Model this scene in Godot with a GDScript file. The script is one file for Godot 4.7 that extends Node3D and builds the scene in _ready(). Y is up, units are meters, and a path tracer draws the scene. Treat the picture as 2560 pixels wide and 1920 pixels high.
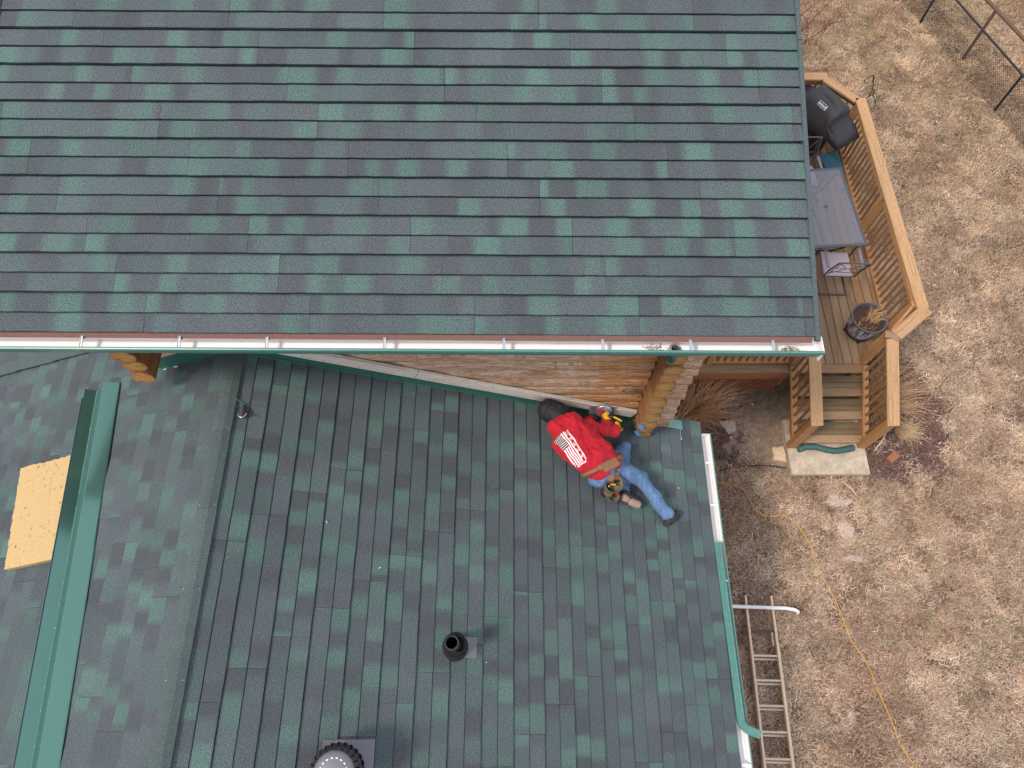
extends Node3D
# Two roofs of a log house seen from above, a deck and a dormant lawn beside it. Units are metres, y is up.

var rng := RandomNumberGenerator.new()
var nz := FastNoiseLite.new()
var M := {}
var taken := {}
var RIDGE := Vector3(-2.5, 4.5, 0.0)      # ridge of the lower roof runs along z
const PITCH := 0.44                       # rise over run of the lower roof
const EXPO := 0.30                        # exposed height of a shingle (two molded bands)
const SLEN := 1.2                         # length of a shingle


class MB:
	var v := PackedVector3Array()
	var n := PackedVector3Array()
	var uv := PackedVector2Array()
	var c := PackedColorArray()
	var ix := PackedInt32Array()
	var tint := Color(1, 1, 1)

	func vert(p: Vector3, t := Vector2.ZERO, col = null) -> int:
		v.push_back(p); uv.push_back(t); c.push_back(tint if col == null else col)
		return v.size() - 1

	func tri(a: int, b: int, d: int) -> void:
		ix.push_back(a); ix.push_back(b); ix.push_back(d)

	func quad(a: Vector3, b: Vector3, d: Vector3, e: Vector3, ta := Vector2.ZERO, tb := Vector2.ZERO, td := Vector2.ZERO, te := Vector2.ZERO) -> void:
		var i := vert(a, ta); vert(b, tb); vert(d, td); vert(e, te)
		tri(i, i + 2, i + 1); tri(i, i + 3, i + 2)

	func facet(a: Vector3, b: Vector3, d: Vector3, ta := Vector2.ZERO, tb := Vector2.ZERO, td := Vector2.ZERO) -> void:
		var i := vert(a, ta); vert(b, tb); vert(d, td)
		tri(i, i + 2, i + 1)

	func mesh() -> ArrayMesh:
		var a := []
		a.resize(Mesh.ARRAY_MAX)
		a[Mesh.ARRAY_VERTEX] = v; a[Mesh.ARRAY_TEX_UV] = uv; a[Mesh.ARRAY_COLOR] = c; a[Mesh.ARRAY_INDEX] = ix
		if n.size() == v.size(): a[Mesh.ARRAY_NORMAL] = n
		var m := ArrayMesh.new()
		m.add_surface_from_arrays(Mesh.PRIMITIVE_TRIANGLES, a)
		return m


# ---------- nodes
func numbered(parent: Node, called: String) -> String:
	var key := str(parent.get_instance_id()) + called
	var k: int = taken.get(key, 0)
	taken[key] = k + 1
	return called if k == 0 else "%s_%03d" % [called, k]

func part(parent: Node, called: String, mb, material: Material, at := Vector3.ZERO) -> MeshInstance3D:
	var o := MeshInstance3D.new()
	o.name = numbered(parent, called)
	o.mesh = mb.mesh() if mb is MB else mb
	o.material_override = material
	o.position = at
	parent.add_child(o, true)
	return o

func tag(o: Node, label: String, category: String, group := "") -> Node:
	o.set_meta("label", label); o.set_meta("category", category)
	if group != "": o.set_meta("group", group)
	return o

func thing(called: String, label: String, category: String, at := Vector3.ZERO, turn := 0.0, group := "") -> Node3D:
	var o := Node3D.new()
	o.name = numbered(self, called)
	o.position = at; o.rotation.y = turn
	add_child(o, true)
	tag(o, label, category, group)
	return o

func holder(parent: Node, called: String) -> Node3D:
	var o := Node3D.new()
	o.name = numbered(parent, called)
	parent.add_child(o, true)
	return o

# ---------- shapes
func board(a: Vector3, b: Vector3, up: Vector3, w: float, t: float, ch := 0.004, mb: MB = null) -> MB:
	# a board from a to b, w wide and t thick along up, chamfered; its grain runs along u
	if mb == null: mb = MB.new()
	var al := (b - a).normalized()
	var side := al.cross(up).normalized()
	var u2 := side.cross(al).normalized()
	var hw := w / 2; var ht := t / 2
	var prof := [[-hw, -ht + ch], [-hw, ht - ch], [-hw + ch, ht], [hw - ch, ht], [hw, ht - ch], [hw, -ht + ch], [hw - ch, -ht], [-hw + ch, -ht]]
	var len := a.distance_to(b) / 2.0
	var o := Vector2(rng.randf() * 7.0, rng.randf() * 5.0)
	var per := 0.0
	var ra := []; var rb := []
	for p in prof:
		var q: Vector3 = side * p[0] + u2 * p[1]
		ra.append(a + q); rb.append(b + q)
	for i in 8:
		var j := (i + 1) % 8
		var d: float = ra[i].distance_to(ra[j]) / 0.5
		mb.quad(ra[i], rb[i], rb[j], ra[j], o + Vector2(0, per), o + Vector2(len, per), o + Vector2(len, per + d), o + Vector2(0, per + d))
		per += d
	for i in range(1, 7):
		mb.facet(ra[0], ra[i], ra[i + 1], o + Vector2(0, 0), o + Vector2(0.01, 0.2), o + Vector2(0.02, 0.1))
		mb.facet(rb[0], rb[i + 1], rb[i], o + Vector2(0, 0), o + Vector2(0.02, 0.1), o + Vector2(0.01, 0.2))
	return mb

func box(c: Vector3, s: Vector3, ch := 0.003, mb: MB = null) -> MB:
	return board(c - Vector3(s.x / 2, 0, 0), c + Vector3(s.x / 2, 0, 0), Vector3.UP, s.z, s.y, minf(ch, minf(s.y, s.z) * 0.3), mb)

func tube(pts: Array, rad, sides := 8, mb: MB = null, caps := true, squash := 1.0) -> MB:
	if mb == null: mb = MB.new()
	var base := mb.v.size()
	var n := pts.size()
	var up := Vector3.UP
	var dist := 0.0
	for i in n:
		var p: Vector3 = pts[i]
		var d: Vector3 = (pts[mini(i + 1, n - 1)] - pts[maxi(i - 1, 0)]).normalized()
		if i > 0: dist += p.distance_to(pts[i - 1])
		var ref := up if absf(d.dot(up)) < 0.95 else Vector3.RIGHT
		var s := d.cross(ref).normalized()
		var w := s.cross(d).normalized()
		var r: float = rad[i] if rad is Array else rad
		for k in sides + 1:
			var an := TAU * k / sides
			var dir := s * cos(an) + w * sin(an) * squash
			mb.vert(p + dir * r, Vector2(dist / 2.0, float(k) / sides * r * 6.28 / 0.5))
			mb.n.push_back(dir.normalized())
	for i in n - 1:
		for k in sides:
			var a := base + i * (sides + 1) + k
			var b := a + sides + 1
			mb.tri(a, a + 1, b); mb.tri(a + 1, b + 1, b)
	if caps:
		for e in [0, n - 1]:
			var d2: Vector3 = (pts[1] - pts[0]) if e == 0 else (pts[n - 1] - pts[n - 2])
			d2 = -d2.normalized() if e == 0 else d2.normalized()
			var ci := mb.vert(pts[e]); mb.n.push_back(d2)
			var first := mb.v.size()
			for k in sides:
				mb.vert(mb.v[base + e * (sides + 1) + k], Vector2(cos(TAU * k / sides), sin(TAU * k / sides)) * 0.1); mb.n.push_back(d2)
			for k in sides:
				if e == 0: mb.tri(ci, first + (k + 1) % sides, first + k)
				else: mb.tri(ci, first + k, first + (k + 1) % sides)
	return mb

func lathe(prof: Array, segs := 24, at := Vector3.ZERO, axis := Vector3.UP, mb: MB = null, col = null) -> MB:
	# prof: [radius, height] pairs; flat-shaded along creases by repeating points
	if mb == null: mb = MB.new()
	var b := Basis(Quaternion(Vector3.UP, axis.normalized())) if axis.normalized().distance_to(Vector3.UP) > 0.001 else Basis()
	var base := mb.v.size()
	var rows := prof.size()
	for i in rows:
		var p = prof[i]
		var q = prof[mini(i + 1, rows - 1)]; var o = prof[maxi(i - 1, 0)]
		if i + 1 < rows and absf(q[0] - p[0]) + absf(q[1] - p[1]) < 1e-6: q = p
		if i > 0 and absf(o[0] - p[0]) + absf(o[1] - p[1]) < 1e-6: o = p
		var nn := Vector2(q[1] - o[1], -(q[0] - o[0]))
		if nn.length() < 1e-7: nn = Vector2(1, 0)
		nn = nn.normalized()
		for k in segs + 1:
			var an := TAU * k / segs
			var pt := Vector3(cos(an) * p[0], p[1], sin(an) * p[0])
			var cc = col.call(i, k) if col != null else null
			mb.vert(at + b * pt, Vector2(float(k) / segs * 2.0, p[1] / 0.5), cc)
			mb.n.push_back(b * Vector3(cos(an) * nn.x, nn.y, sin(an) * nn.x))
	for i in rows - 1:
		for k in segs:
			var a := base + i * (segs + 1) + k
			var c := a + segs + 1
			mb.tri(a, a + 1, c); mb.tri(a + 1, c + 1, c)
	return mb

func sheet(prof: Array, a: Vector3, b: Vector3, side: Vector3, up: Vector3, thick := 0.003, mb: MB = null) -> MB:
	# bent sheet metal: a profile of [across, height] points swept from a to b, with thickness
	if mb == null: mb = MB.new()
	var n := prof.size()
	var off := []
	for i in n:
		var d := Vector2(prof[mini(i + 1, n - 1)][0] - prof[maxi(i - 1, 0)][0], prof[mini(i + 1, n - 1)][1] - prof[maxi(i - 1, 0)][1]).normalized()
		off.append([prof[i][0] + d.y * thick, prof[i][1] - d.x * thick])
	var at := func(p, e: Vector3) -> Vector3: return e + side * p[0] + up * p[1]
	for i in n - 1:
		mb.quad(at.call(prof[i], a), at.call(prof[i], b), at.call(prof[i + 1], b), at.call(prof[i + 1], a))
		mb.quad(at.call(off[i], a), at.call(off[i + 1], a), at.call(off[i + 1], b), at.call(off[i], b))
		mb.quad(at.call(prof[i], a), at.call(prof[i + 1], a), at.call(off[i + 1], a), at.call(off[i], a))
		mb.quad(at.call(prof[i], b), at.call(off[i], b), at.call(off[i + 1], b), at.call(prof[i + 1], b))
	for i in [0, n - 1]:
		mb.quad(at.call(prof[i], a), at.call(off[i], a), at.call(off[i], b), at.call(prof[i], b))
	return mb

# signed distance field of tapered capsules, meshed as surface nets
func field(bones: Array, cell: float, k: float, wrinkle := 0.0, wscale := 30.0) -> Dictionary:
	var lo := Vector3(1e9, 1e9, 1e9); var hi := -lo
	for b in bones:
		var r: float = maxf(b[2], b[3]) + k + cell * 2
		for p in [b[0], b[1]]:
			lo = lo.min(p - Vector3.ONE * r); hi = hi.max(p + Vector3.ONE * r)
	var dim := Vector3i(((hi - lo) / cell).ceil()) + Vector3i.ONE
	var f := PackedFloat32Array()
	f.resize(dim.x * dim.y * dim.z); f.fill(1.0)
	for b in bones:
		var r: float = maxf(b[2], b[3]) + k + cell
		var a: Vector3 = b[0]; var e: Vector3 = b[1]
		var ab := e - a
		var l2 := maxf(ab.length_squared(), 1e-9)
		var i0 := Vector3i(((a.min(e) - Vector3.ONE * r - lo) / cell).floor()).max(Vector3i.ZERO)
		var i1 := Vector3i(((a.max(e) + Vector3.ONE * r - lo) / cell).ceil()).min(dim - Vector3i.ONE)
		var ra: float = b[2]; var dr: float = b[3] - b[2]
		for z in range(i0.z, i1.z + 1):
			for y in range(i0.y, i1.y + 1):
				var row := (z * dim.y + y) * dim.x
				for x in range(i0.x, i1.x + 1):
					var p := lo + Vector3(x, y, z) * cell
					var t := clampf((p - a).dot(ab) / l2, 0.0, 1.0)
					var d := p.distance_to(a + ab * t) - (ra + dr * t)
					var q := f[row + x]
					var h := maxf(k - absf(d - q), 0.0) / k
					f[row + x] = minf(d, q) - h * h * k * 0.25
	if wrinkle > 0.0:
		for i in f.size():
			if absf(f[i]) < 0.05:
				var x := i % dim.x; var y := (i / dim.x) % dim.y; var z := i / (dim.x * dim.y)
				var p := lo + Vector3(x, y, z) * cell
				f[i] += nz.get_noise_3d(p.x * wscale, p.y * wscale * 0.6, p.z * wscale) * wrinkle
	return {"f": f, "dim": dim, "lo": lo, "cell": cell}

func sample(g: Dictionary, p: Vector3) -> float:
	var q: Vector3 = (p - g.lo) / g.cell
	var dim: Vector3i = g.dim
	var i := Vector3i(q.floor()).clamp(Vector3i.ZERO, dim - Vector3i(2, 2, 2))
	var t := q - Vector3(i)
	var f: PackedFloat32Array = g.f
	var b := (i.z * dim.y + i.y) * dim.x + i.x
	var sy := dim.x; var sz := dim.x * dim.y
	return lerpf(lerpf(lerpf(f[b], f[b + 1], t.x), lerpf(f[b + sy], f[b + sy + 1], t.x), t.y), lerpf(lerpf(f[b + sz], f[b + sz + 1], t.x), lerpf(f[b + sz + sy], f[b + sz + sy + 1], t.x), t.y), t.z)

func nets(g: Dictionary, mb: MB = null) -> MB:
	if mb == null: mb = MB.new()
	var f: PackedFloat32Array = g.f
	var dim: Vector3i = g.dim
	var sy := dim.x; var sz := dim.x * dim.y
	var at := {}
	var corner := [0, 1, sy, sy + 1, sz, sz + 1, sz + sy, sz + sy + 1]
	var pos := [Vector3(0, 0, 0), Vector3(1, 0, 0), Vector3(0, 1, 0), Vector3(1, 1, 0), Vector3(0, 0, 1), Vector3(1, 0, 1), Vector3(0, 1, 1), Vector3(1, 1, 1)]
	var edges := [[0, 1], [2, 3], [4, 5], [6, 7], [0, 2], [1, 3], [4, 6], [5, 7], [0, 4], [1, 5], [2, 6], [3, 7]]
	for z in dim.z - 1:
		for y in dim.y - 1:
			var row := (z * dim.y + y) * dim.x
			for x in dim.x - 1:
				var b := row + x
				var s := 0
				for q in 8:
					if f[b + corner[q]] < 0.0: s += 1
				if s == 0 or s == 8: continue
				var sum := Vector3.ZERO; var cnt := 0
				for e in edges:
					var d0 := f[b + corner[e[0]]]; var d1 := f[b + corner[e[1]]]
					if (d0 < 0.0) != (d1 < 0.0):
						sum += pos[e[0]].lerp(pos[e[1]], d0 / (d0 - d1)); cnt += 1
				var p: Vector3 = g.lo + (Vector3(x, y, z) + sum / cnt) * g.cell
				at[b] = mb.vert(p, Vector2(p.x, p.z))
				var gr := Vector3(f[b + 1] + f[b + sy + 1] + f[b + sz + 1] + f[b + sz + sy + 1] - f[b] - f[b + sy] - f[b + sz] - f[b + sz + sy],
					f[b + sy] + f[b + sy + 1] + f[b + sz + sy] + f[b + sz + sy + 1] - f[b] - f[b + 1] - f[b + sz] - f[b + sz + 1],
					f[b + sz] + f[b + sz + 1] + f[b + sz + sy] + f[b + sz + sy + 1] - f[b] - f[b + 1] - f[b + sy] - f[b + sy + 1])
				mb.n.push_back(gr.normalized())
	for b in at:
		var step := [[1, sy, sz], [sy, sz, 1], [sz, 1, sy]]
		for s in step:
			var d0 := f[b]; var d1 := f[b + s[0]]
			if (d0 < 0.0) == (d1 < 0.0): continue
			var q1: int = b - s[1]; var q2: int = b - s[2]; var q3: int = b - s[1] - s[2]
			if at.has(q1) and at.has(q2) and at.has(q3):
				if d0 < 0.0:
					mb.tri(at[b], at[q3], at[q1]); mb.tri(at[b], at[q2], at[q3])
				else:
					mb.tri(at[b], at[q1], at[q3]); mb.tri(at[b], at[q3], at[q2])
	return mb

# ---------- materials
func to_srgb(x: float) -> float:
	return Color(x, x, x).linear_to_srgb().r

func picture(w: int, h: int, f: Callable) -> ImageTexture:
	var im := Image.create(w, h, true, Image.FORMAT_RGB8)
	for y in h:
		for x in w:
			var c: Color = f.call(x, y)
			im.set_pixel(x, y, c.linear_to_srgb())
	im.generate_mipmaps()
	return ImageTexture.create_from_image(im)

func mat(c: Color, rough := 0.8, tex: Texture2D = null, tri := 0.0, metal := 0.0) -> StandardMaterial3D:
	# c is a linear base colour
	var m := StandardMaterial3D.new()
	m.albedo_color = c.linear_to_srgb()
	m.roughness = rough; m.metallic = metal
	m.vertex_color_use_as_albedo = true
	m.cull_mode = BaseMaterial3D.CULL_DISABLED
	if tex: m.albedo_texture = tex
	if tri > 0.0:
		m.uv1_triplanar = true
		m.uv1_scale = Vector3.ONE * tri
	return m

func fold(x: float) -> float:
	return absf(2.0 * fposmod(x, 1.0) - 1.0)

func make_materials() -> void:
	nz.seed = 5; nz.frequency = 1.0; nz.fractal_type = FastNoiseLite.FRACTAL_FBM; nz.fractal_octaves = 3
	var r := RandomNumberGenerator.new(); r.seed = 11
	# mineral granules
	var gran := picture(512, 512, func(x, y):
		var a := nz.get_noise_2d(fold(x / 512.0) * 66.0, fold(y / 512.0) * 66.0)
		var b := nz.get_noise_2d(fold(x / 512.0 + 0.37) * 22.0 + 90.0, fold(y / 512.0 + 0.21) * 22.0)
		var h := nz.get_noise_2d(fold(x / 512.0) * 60.0 + 300.0, fold(y / 512.0) * 60.0)
		var v := 0.50 + 0.40 * (r.randf() - 0.5) + 1.35 * a + 0.22 * b
		v = clampf(v, 0.07, 1.0)
		return Color(v * (1.0 - 0.10 * h), v * (1.0 + 0.06 * h), v))
	M.shingle = mat(Color(1, 1, 1), 0.95, gran, 1.25)
	M.shingle.heightmap_enabled = false
	# long wood grain, 2 m by 0.5 m
	var grain := picture(1024, 512, func(x, y):
		var u := fold(x / 1024.0) ; var w := fold(y / 512.0)
		var warp := nz.get_noise_2d(u * 5.0, w * 5.0 + 40.0) * 0.05
		var ring := nz.get_noise_2d(u * 1.3 + 7.0, (w + warp) * 40.0)
		var fine := nz.get_noise_2d(u * 4.5, (w + warp * 0.6) * 140.0 + 9.0)
		var pore := nz.get_noise_2d(u * 22.0 + 3.0, w * 260.0)
		var v := 0.76 + 0.46 * ring + 0.34 * fine + 0.14 * pore
		v = clampf(v, 0.16, 1.0)
		return Color(v, pow(v, 1.12), pow(v, 1.25)))
	M.wood = mat(Color(1, 1, 1), 0.8, grain)
	# weathered log: stain worn to grey fibres, streaked along the grain
	var worn := picture(1024, 512, func(x, y):
		var u := fold(x / 1024.0) ; var w := fold(y / 512.0)
		var warp := nz.get_noise_2d(u * 4.0, w * 4.0 + 140.0) * 0.09
		var big := nz.get_noise_2d(u * 1.6 + 3.0, (w + warp) * 13.0 + 70.0)
		var st := nz.get_noise_2d(u * 2.2 + 30.0, (w + warp) * 60.0)
		var fine := nz.get_noise_2d(u * 7.0, (w + warp) * 190.0 + 17.0)
		var crack := nz.get_noise_2d(u * 1.8 + 50.0, (w + warp * 0.5) * 90.0 + 33.0)
		var c := Color(0.46, 0.235, 0.10).lerp(Color(0.60, 0.46, 0.37), clampf(0.40 + st * 2.0 + big * 1.7, 0, 1))
		c = c.lerp(Color(0.15, 0.085, 0.06), clampf(-0.22 - big * 1.6 - fine * 1.0 + st * 0.6, 0.0, 0.8))
		c = c * (1.0 + fine * 0.75)
		if crack < -0.34: c = c * 0.4
		return Color(clampf(c.r, 0.01, 1), clampf(c.g, 0.01, 1), clampf(c.b, 0.01, 1)))
	M.worn = mat(Color(1, 1, 1), 0.85, worn)
	# blotches for painted metal, stone, cloth
	var soft := picture(512, 512, func(x, y):
		var a := nz.get_noise_2d(fold(x / 512.0) * 9.0, fold(y / 512.0) * 9.0)
		var b := nz.get_noise_2d(fold(x / 512.0) * 50.0 + 40.0, fold(y / 512.0) * 50.0)
		var v := clampf(0.88 + 0.16 * a + 0.10 * b, 0.3, 1.0)
		return Color(v, v, v))
	M.soft = soft
	var rocky := picture(512, 512, func(x, y):
		var a := nz.get_noise_2d(fold(x / 512.0) * 7.0, fold(y / 512.0) * 7.0 + 20.0)
		var b := nz.get_noise_2d(fold(x / 512.0) * 40.0 + 40.0, fold(y / 512.0) * 40.0)
		var d := nz.get_noise_2d(fold(x / 512.0) * 120.0 + 4.0, fold(y / 512.0) * 120.0)
		var v := clampf(0.72 + 0.45 * a + 0.30 * b + 0.20 * d, 0.15, 1.0)
		return Color(v, v * lerpf(0.90, 1.0, v), v * lerpf(0.82, 1.0, v)))
	M.rocky = rocky
	var conc := picture(512, 512, func(x, y):
		var a := nz.get_noise_2d(fold(x / 512.0) * 6.0 + 70.0, fold(y / 512.0) * 6.0 + 20.0)
		var b := nz.get_noise_2d(fold(x / 512.0) * 26.0 + 40.0, fold(y / 512.0) * 26.0)
		var d := nz.get_noise_2d(fold(x / 512.0) * 110.0 + 4.0, fold(y / 512.0) * 110.0)
		var v := clampf(0.82 + 0.22 * a + 0.16 * b + 0.14 * d, 0.25, 1.0)
		return Color(v, v * lerpf(0.95, 1.0, v), v * lerpf(0.86, 1.0, v)))
	var rust := picture(512, 512, func(x, y):
		var a := nz.get_noise_2d(fold(x / 512.0) * 14.0, fold(y / 512.0) * 60.0 + 20.0)
		var b := nz.get_noise_2d(fold(x / 512.0) * 70.0 + 40.0, fold(y / 512.0) * 70.0)
		var t := clampf(0.68 + a * 2.2 + b * 1.2, 0.0, 1.0)
		var c := Color(0.42, 0.21, 0.09).lerp(Color(0.84, 0.74, 0.60), t)
		return c)
	M.rust_paint = mat(Color(1, 1, 1), 0.75, rust, 2.2)
	M.rust = mat(Color(0.17, 0.12, 0.105), 0.8, rust, 3.0)
	M.dark_deck = mat(Color(0.03, 0.04, 0.042), 0.9)
	M.green_metal = mat(Color(0.035, 0.135, 0.10), 0.32, soft, 0.9)
	M.green_metal.metallic_specular = 0.55
	M.pale_metal = mat(Color(0.16, 0.30, 0.27), 0.35, soft, 0.9)
	M.lip = mat(Color(0.085, 0.225, 0.195), 0.32, soft, 0.9)
	M.pan = mat(Color(0.105, 0.225, 0.19), 0.13, null, 0.0, 0.6)
	M.hem = mat(Color(0.14, 0.19, 0.25), 0.6, soft, 9.0)
	M.fin = mat(Color(0.05, 0.045, 0.055), 0.45, soft, 4.0, 0.3)
	M.string = mat(Color(0.10, 0.22, 0.16), 0.8)
	M.boot = mat(Color(0.035, 0.032, 0.035), 0.8, soft, 6.0)
	M.sole = mat(Color(0.36, 0.23, 0.19), 0.85, soft, 9.0)
	M.white_metal = mat(Color(0.82, 0.79, 0.79), 0.42)
	M.brown_metal = mat(Color(0.21, 0.105, 0.085), 0.4, soft, 1.3)
	M.alu = mat(Color(0.62, 0.62, 0.66), 0.35, soft, 6.0, 0.85)
	M.galv = mat(Color(0.17, 0.16, 0.19), 0.5, soft, 5.0, 0.3)
	M.black = mat(Color(0.012, 0.012, 0.014), 0.55, soft, 4.0)
	M.black_rubber = mat(Color(0.016, 0.015, 0.017), 0.45, soft, 3.0)
	M.pipe = mat(Color(0.045, 0.042, 0.05), 0.42, soft, 5.0)
	M.cover = mat(Color(0.032, 0.029, 0.036), 0.6, soft, 2.5)
	M.cloth_black = mat(Color(0.014, 0.012, 0.016), 0.72, soft, 2.5)
	M.frame = mat(Color(0.10, 0.085, 0.095), 0.45, soft, 4.0)
	M.sling = mat(Color(0.56, 0.45, 0.50), 0.85, soft, 6.0)
	M.teal = mat(Color(0.035, 0.13, 0.19), 0.9, soft, 5.0)
	M.foam = mat(Color(0.55, 0.37, 0.17), 0.9, soft, 3.0)
	M.concrete = mat(Color(0.52, 0.43, 0.335), 0.92, conc, 0.27)
	M.stone = mat(Color(0.60, 0.47, 0.41), 0.92, rocky, 2.6)
	M.paver = mat(Color(0.60, 0.45, 0.29), 0.9, soft, 2.4)
	M.brick = mat(Color(0.36, 0.15, 0.085), 0.9, rocky, 4.0)
	M.soil = mat(Color(0.10, 0.05, 0.035), 1.0, rocky, 8.0)
	M.red = mat(Color(0.50, 0.006, 0.02), 0.9, soft, 4.0)
	M.red.rim_enabled = true; M.red.rim = 0.3
	var denim := picture(256, 256, func(x, y):
		var a := nz.get_noise_2d(fold(x / 256.0) * 8.0, fold(y / 256.0) * 8.0)
		var b := nz.get_noise_2d(fold(x / 256.0) * 80.0, fold(y / 256.0) * 40.0)
		var t := clampf(0.45 + a * 0.9 + b * 0.4, 0.0, 1.0)
		return Color(0.065, 0.13, 0.27).lerp(Color(0.14, 0.245, 0.42), t))
	M.denim = mat(Color(1, 1, 1), 0.9, denim, 1.6)
	M.leather = mat(Color(0.34, 0.15, 0.08), 0.7, rocky, 7.0)
	M.suede = mat(Color(0.26, 0.22, 0.185), 0.9, rocky, 7.0)
	M.skin = mat(Color(0.50, 0.28, 0.20), 0.6)
	M.yellow = mat(Color(0.75, 0.42, 0.02), 0.4, soft, 8.0)
	M.cord = mat(Color(0.72, 0.36, 0.02), 0.5, soft, 8.0)
	M.white = mat(Color(0.82, 0.82, 0.82), 0.6)
	M.blue = mat(Color(0.06, 0.20, 0.42), 0.6)
	M.plain = mat(Color(1, 1, 1), 0.95)
	M.twig = mat(Color(0.17, 0.055, 0.045), 0.8)
	M.straw = mat(Color(1, 1, 1), 0.9)
	M.straw.backlight_enabled = true; M.straw.backlight = Color(0.25, 0.2, 0.15)
	M.corr = mat(Color(0.05, 0.13, 0.12), 0.5, soft, 4.0)
	M.lattice = mat(Color(0.34, 0.12, 0.06), 0.8, soft, 3.0)
	M.glass = StandardMaterial3D.new()
	M.glass.albedo_color = Color(0.50, 0.50, 0.55, 0.36)
	M.glass.transparency = BaseMaterial3D.TRANSPARENCY_ALPHA
	M.glass.roughness = 0.16


# ---------- the log house
func band(n: int, du: float) -> Array:
	# granule blend along one molded band: grey-green ground, plum and bright green drops with soft ends
	var ends := []; var cols := []
	var x := -rng.randf() * 0.1
	var last := 0
	while x < n * du + 0.05:
		var k := 0
		var r := rng.randf()
		if last == 0: k = 1 if r < 0.48 else (2 if r < 0.84 else 0)
		else: k = 0 if r < 0.62 else (3 - last)
		var l := rng.randf_range(0.14, 0.42) if k == 0 else (rng.randf_range(0.10, 0.24) if k == 1 else rng.randf_range(0.09, 0.23))
		var j := rng.randf_range(0.90, 1.10)
		var c := Color(0.072, 0.102, 0.106).lerp(Color(0.074, 0.088, 0.098), rng.randf()) if k == 0 else (Color(0.067, 0.075, 0.085) if k == 1 else Color(0.080, 0.138, 0.123).lerp(Color(0.075, 0.108, 0.107), rng.randf() * 0.6))
		x += l
		ends.append(x); cols.append(c * j * 1.9)
		last = k
	var out := []
	var s := 0
	for i in n:
		var u := i * du
		while s < ends.size() - 1 and u > ends[s]: s += 1
		var c: Color = cols[s]
		var d: float = ends[s] - u
		var sw: float = 0.014 + 0.03 * fposmod(ends[s] * 37.0, 1.0)
		if d < sw and s + 1 < cols.size(): c = c.lerp(cols[s + 1], 0.5 * (1.0 - d / sw))
		if s > 0:
			var e: float = u - ends[s - 1]
			var sv: float = 0.014 + 0.03 * fposmod(ends[s - 1] * 37.0, 1.0)
			if e < sv: c = c.lerp(cols[s - 1], 0.5 * (1.0 - e / sv))
		out.append(c)
	return out

func shingle_piece(O: Vector3, U: Vector3, V: Vector3, N: Vector3, ua: float, ub: float, v0: float, vmax: float, gw: float) -> MB:
	var mb := MB.new()
	var n := maxi(3, int(round((ub - ua) / 0.018)) + 1)
	var du := (ub - ua) / (n - 1)
	var prof := [[0.007, -0.014], [0.0, 0.026], [0.008, 0.0275], [0.150 - 0.0135 * gw, 0.014], [0.150 - 0.0095 * gw, -0.008], [0.1515, -0.008], [0.149, 0.021], [0.157, 0.022], [0.300 - 0.0165 * gw, 0.012], [0.300 - 0.012 * gw, -0.013], [0.312, -0.014]]
	var lowc := band(n, du); var topc := band(n, du)
	var np := prof.size()
	var ph := rng.randf() * 90.0
	var lift := rng.randf_range(0.0, 0.0025)
	for i in n:
		var u := ua + i * du
		var wob := nz.get_noise_2d(u * 2.4 + ph, v0 * 9.0) * 0.0035
		var wob2 := nz.get_noise_2d(u * 3.0 + ph, v0 * 9.0 + 50.0) * 0.003
		for j in np:
			var pv: float = prof[j][0]
			if j <= 2: pv += wob
			elif j >= 3 and j <= 7: pv += wob2
			var h: float = prof[j][1]
			if j >= 1 and j <= 2: h += lift + absf(wob) * 0.5
			var age := 1.0 + 0.16 * nz.get_noise_2d(u * 0.8 + O.x * 5.0, v0 * 0.8 + 30.0)
			mb.vert(O + U * u + V * minf(v0 + pv, vmax) + N * h, Vector2(u, v0 + pv), (lowc[i] if j <= 4 else topc[i]) * age)
	for i in n - 1:
		for j in np - 1:
			var a := i * np + j
			mb.tri(a, a + 1, a + np); mb.tri(a + 1, a + np + 1, a + np)
	for e in [0, n - 1]:
		var b: int = e * np
		var f: Color = lowc[e]
		for j in range(1, np - 1):
			var p0 := mb.vert(mb.v[b + j] , Vector2.ZERO, f); var p1 := mb.vert(mb.v[b + j + 1], Vector2.ZERO, f)
			var p2 := mb.vert(mb.v[b + j + 1] - N * 0.02, Vector2.ZERO, f); var p3 := mb.vert(mb.v[b + j] - N * 0.02, Vector2.ZERO, f)
			mb.tri(p0, p1, p2); mb.tri(p0, p2, p3)
	return mb

func lay(parent: Node, O: Vector3, U: Vector3, V: Vector3, N: Vector3, rows: int, vmax: float, joint0: float, shift: float, gw: float, span: Callable) -> void:
	for r in rows:
		var lim: Array = span.call(r)
		var u0: float = lim[0]; var u1: float = lim[1]
		var j := joint0 + shift * r
		while j > u0: j -= SLEN
		while j < u1:
			var a := maxf(j, u0) + 0.0008 + rng.randf() * 0.001
			var b := minf(j + SLEN, u1) - 0.0008
			if b - a > 0.06:
				part(parent, "shingle", shingle_piece(O, U, V, N, a, b, r * EXPO + rng.randf_range(-0.001, 0.001), vmax, gw), M.shingle)
			j += SLEN

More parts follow.
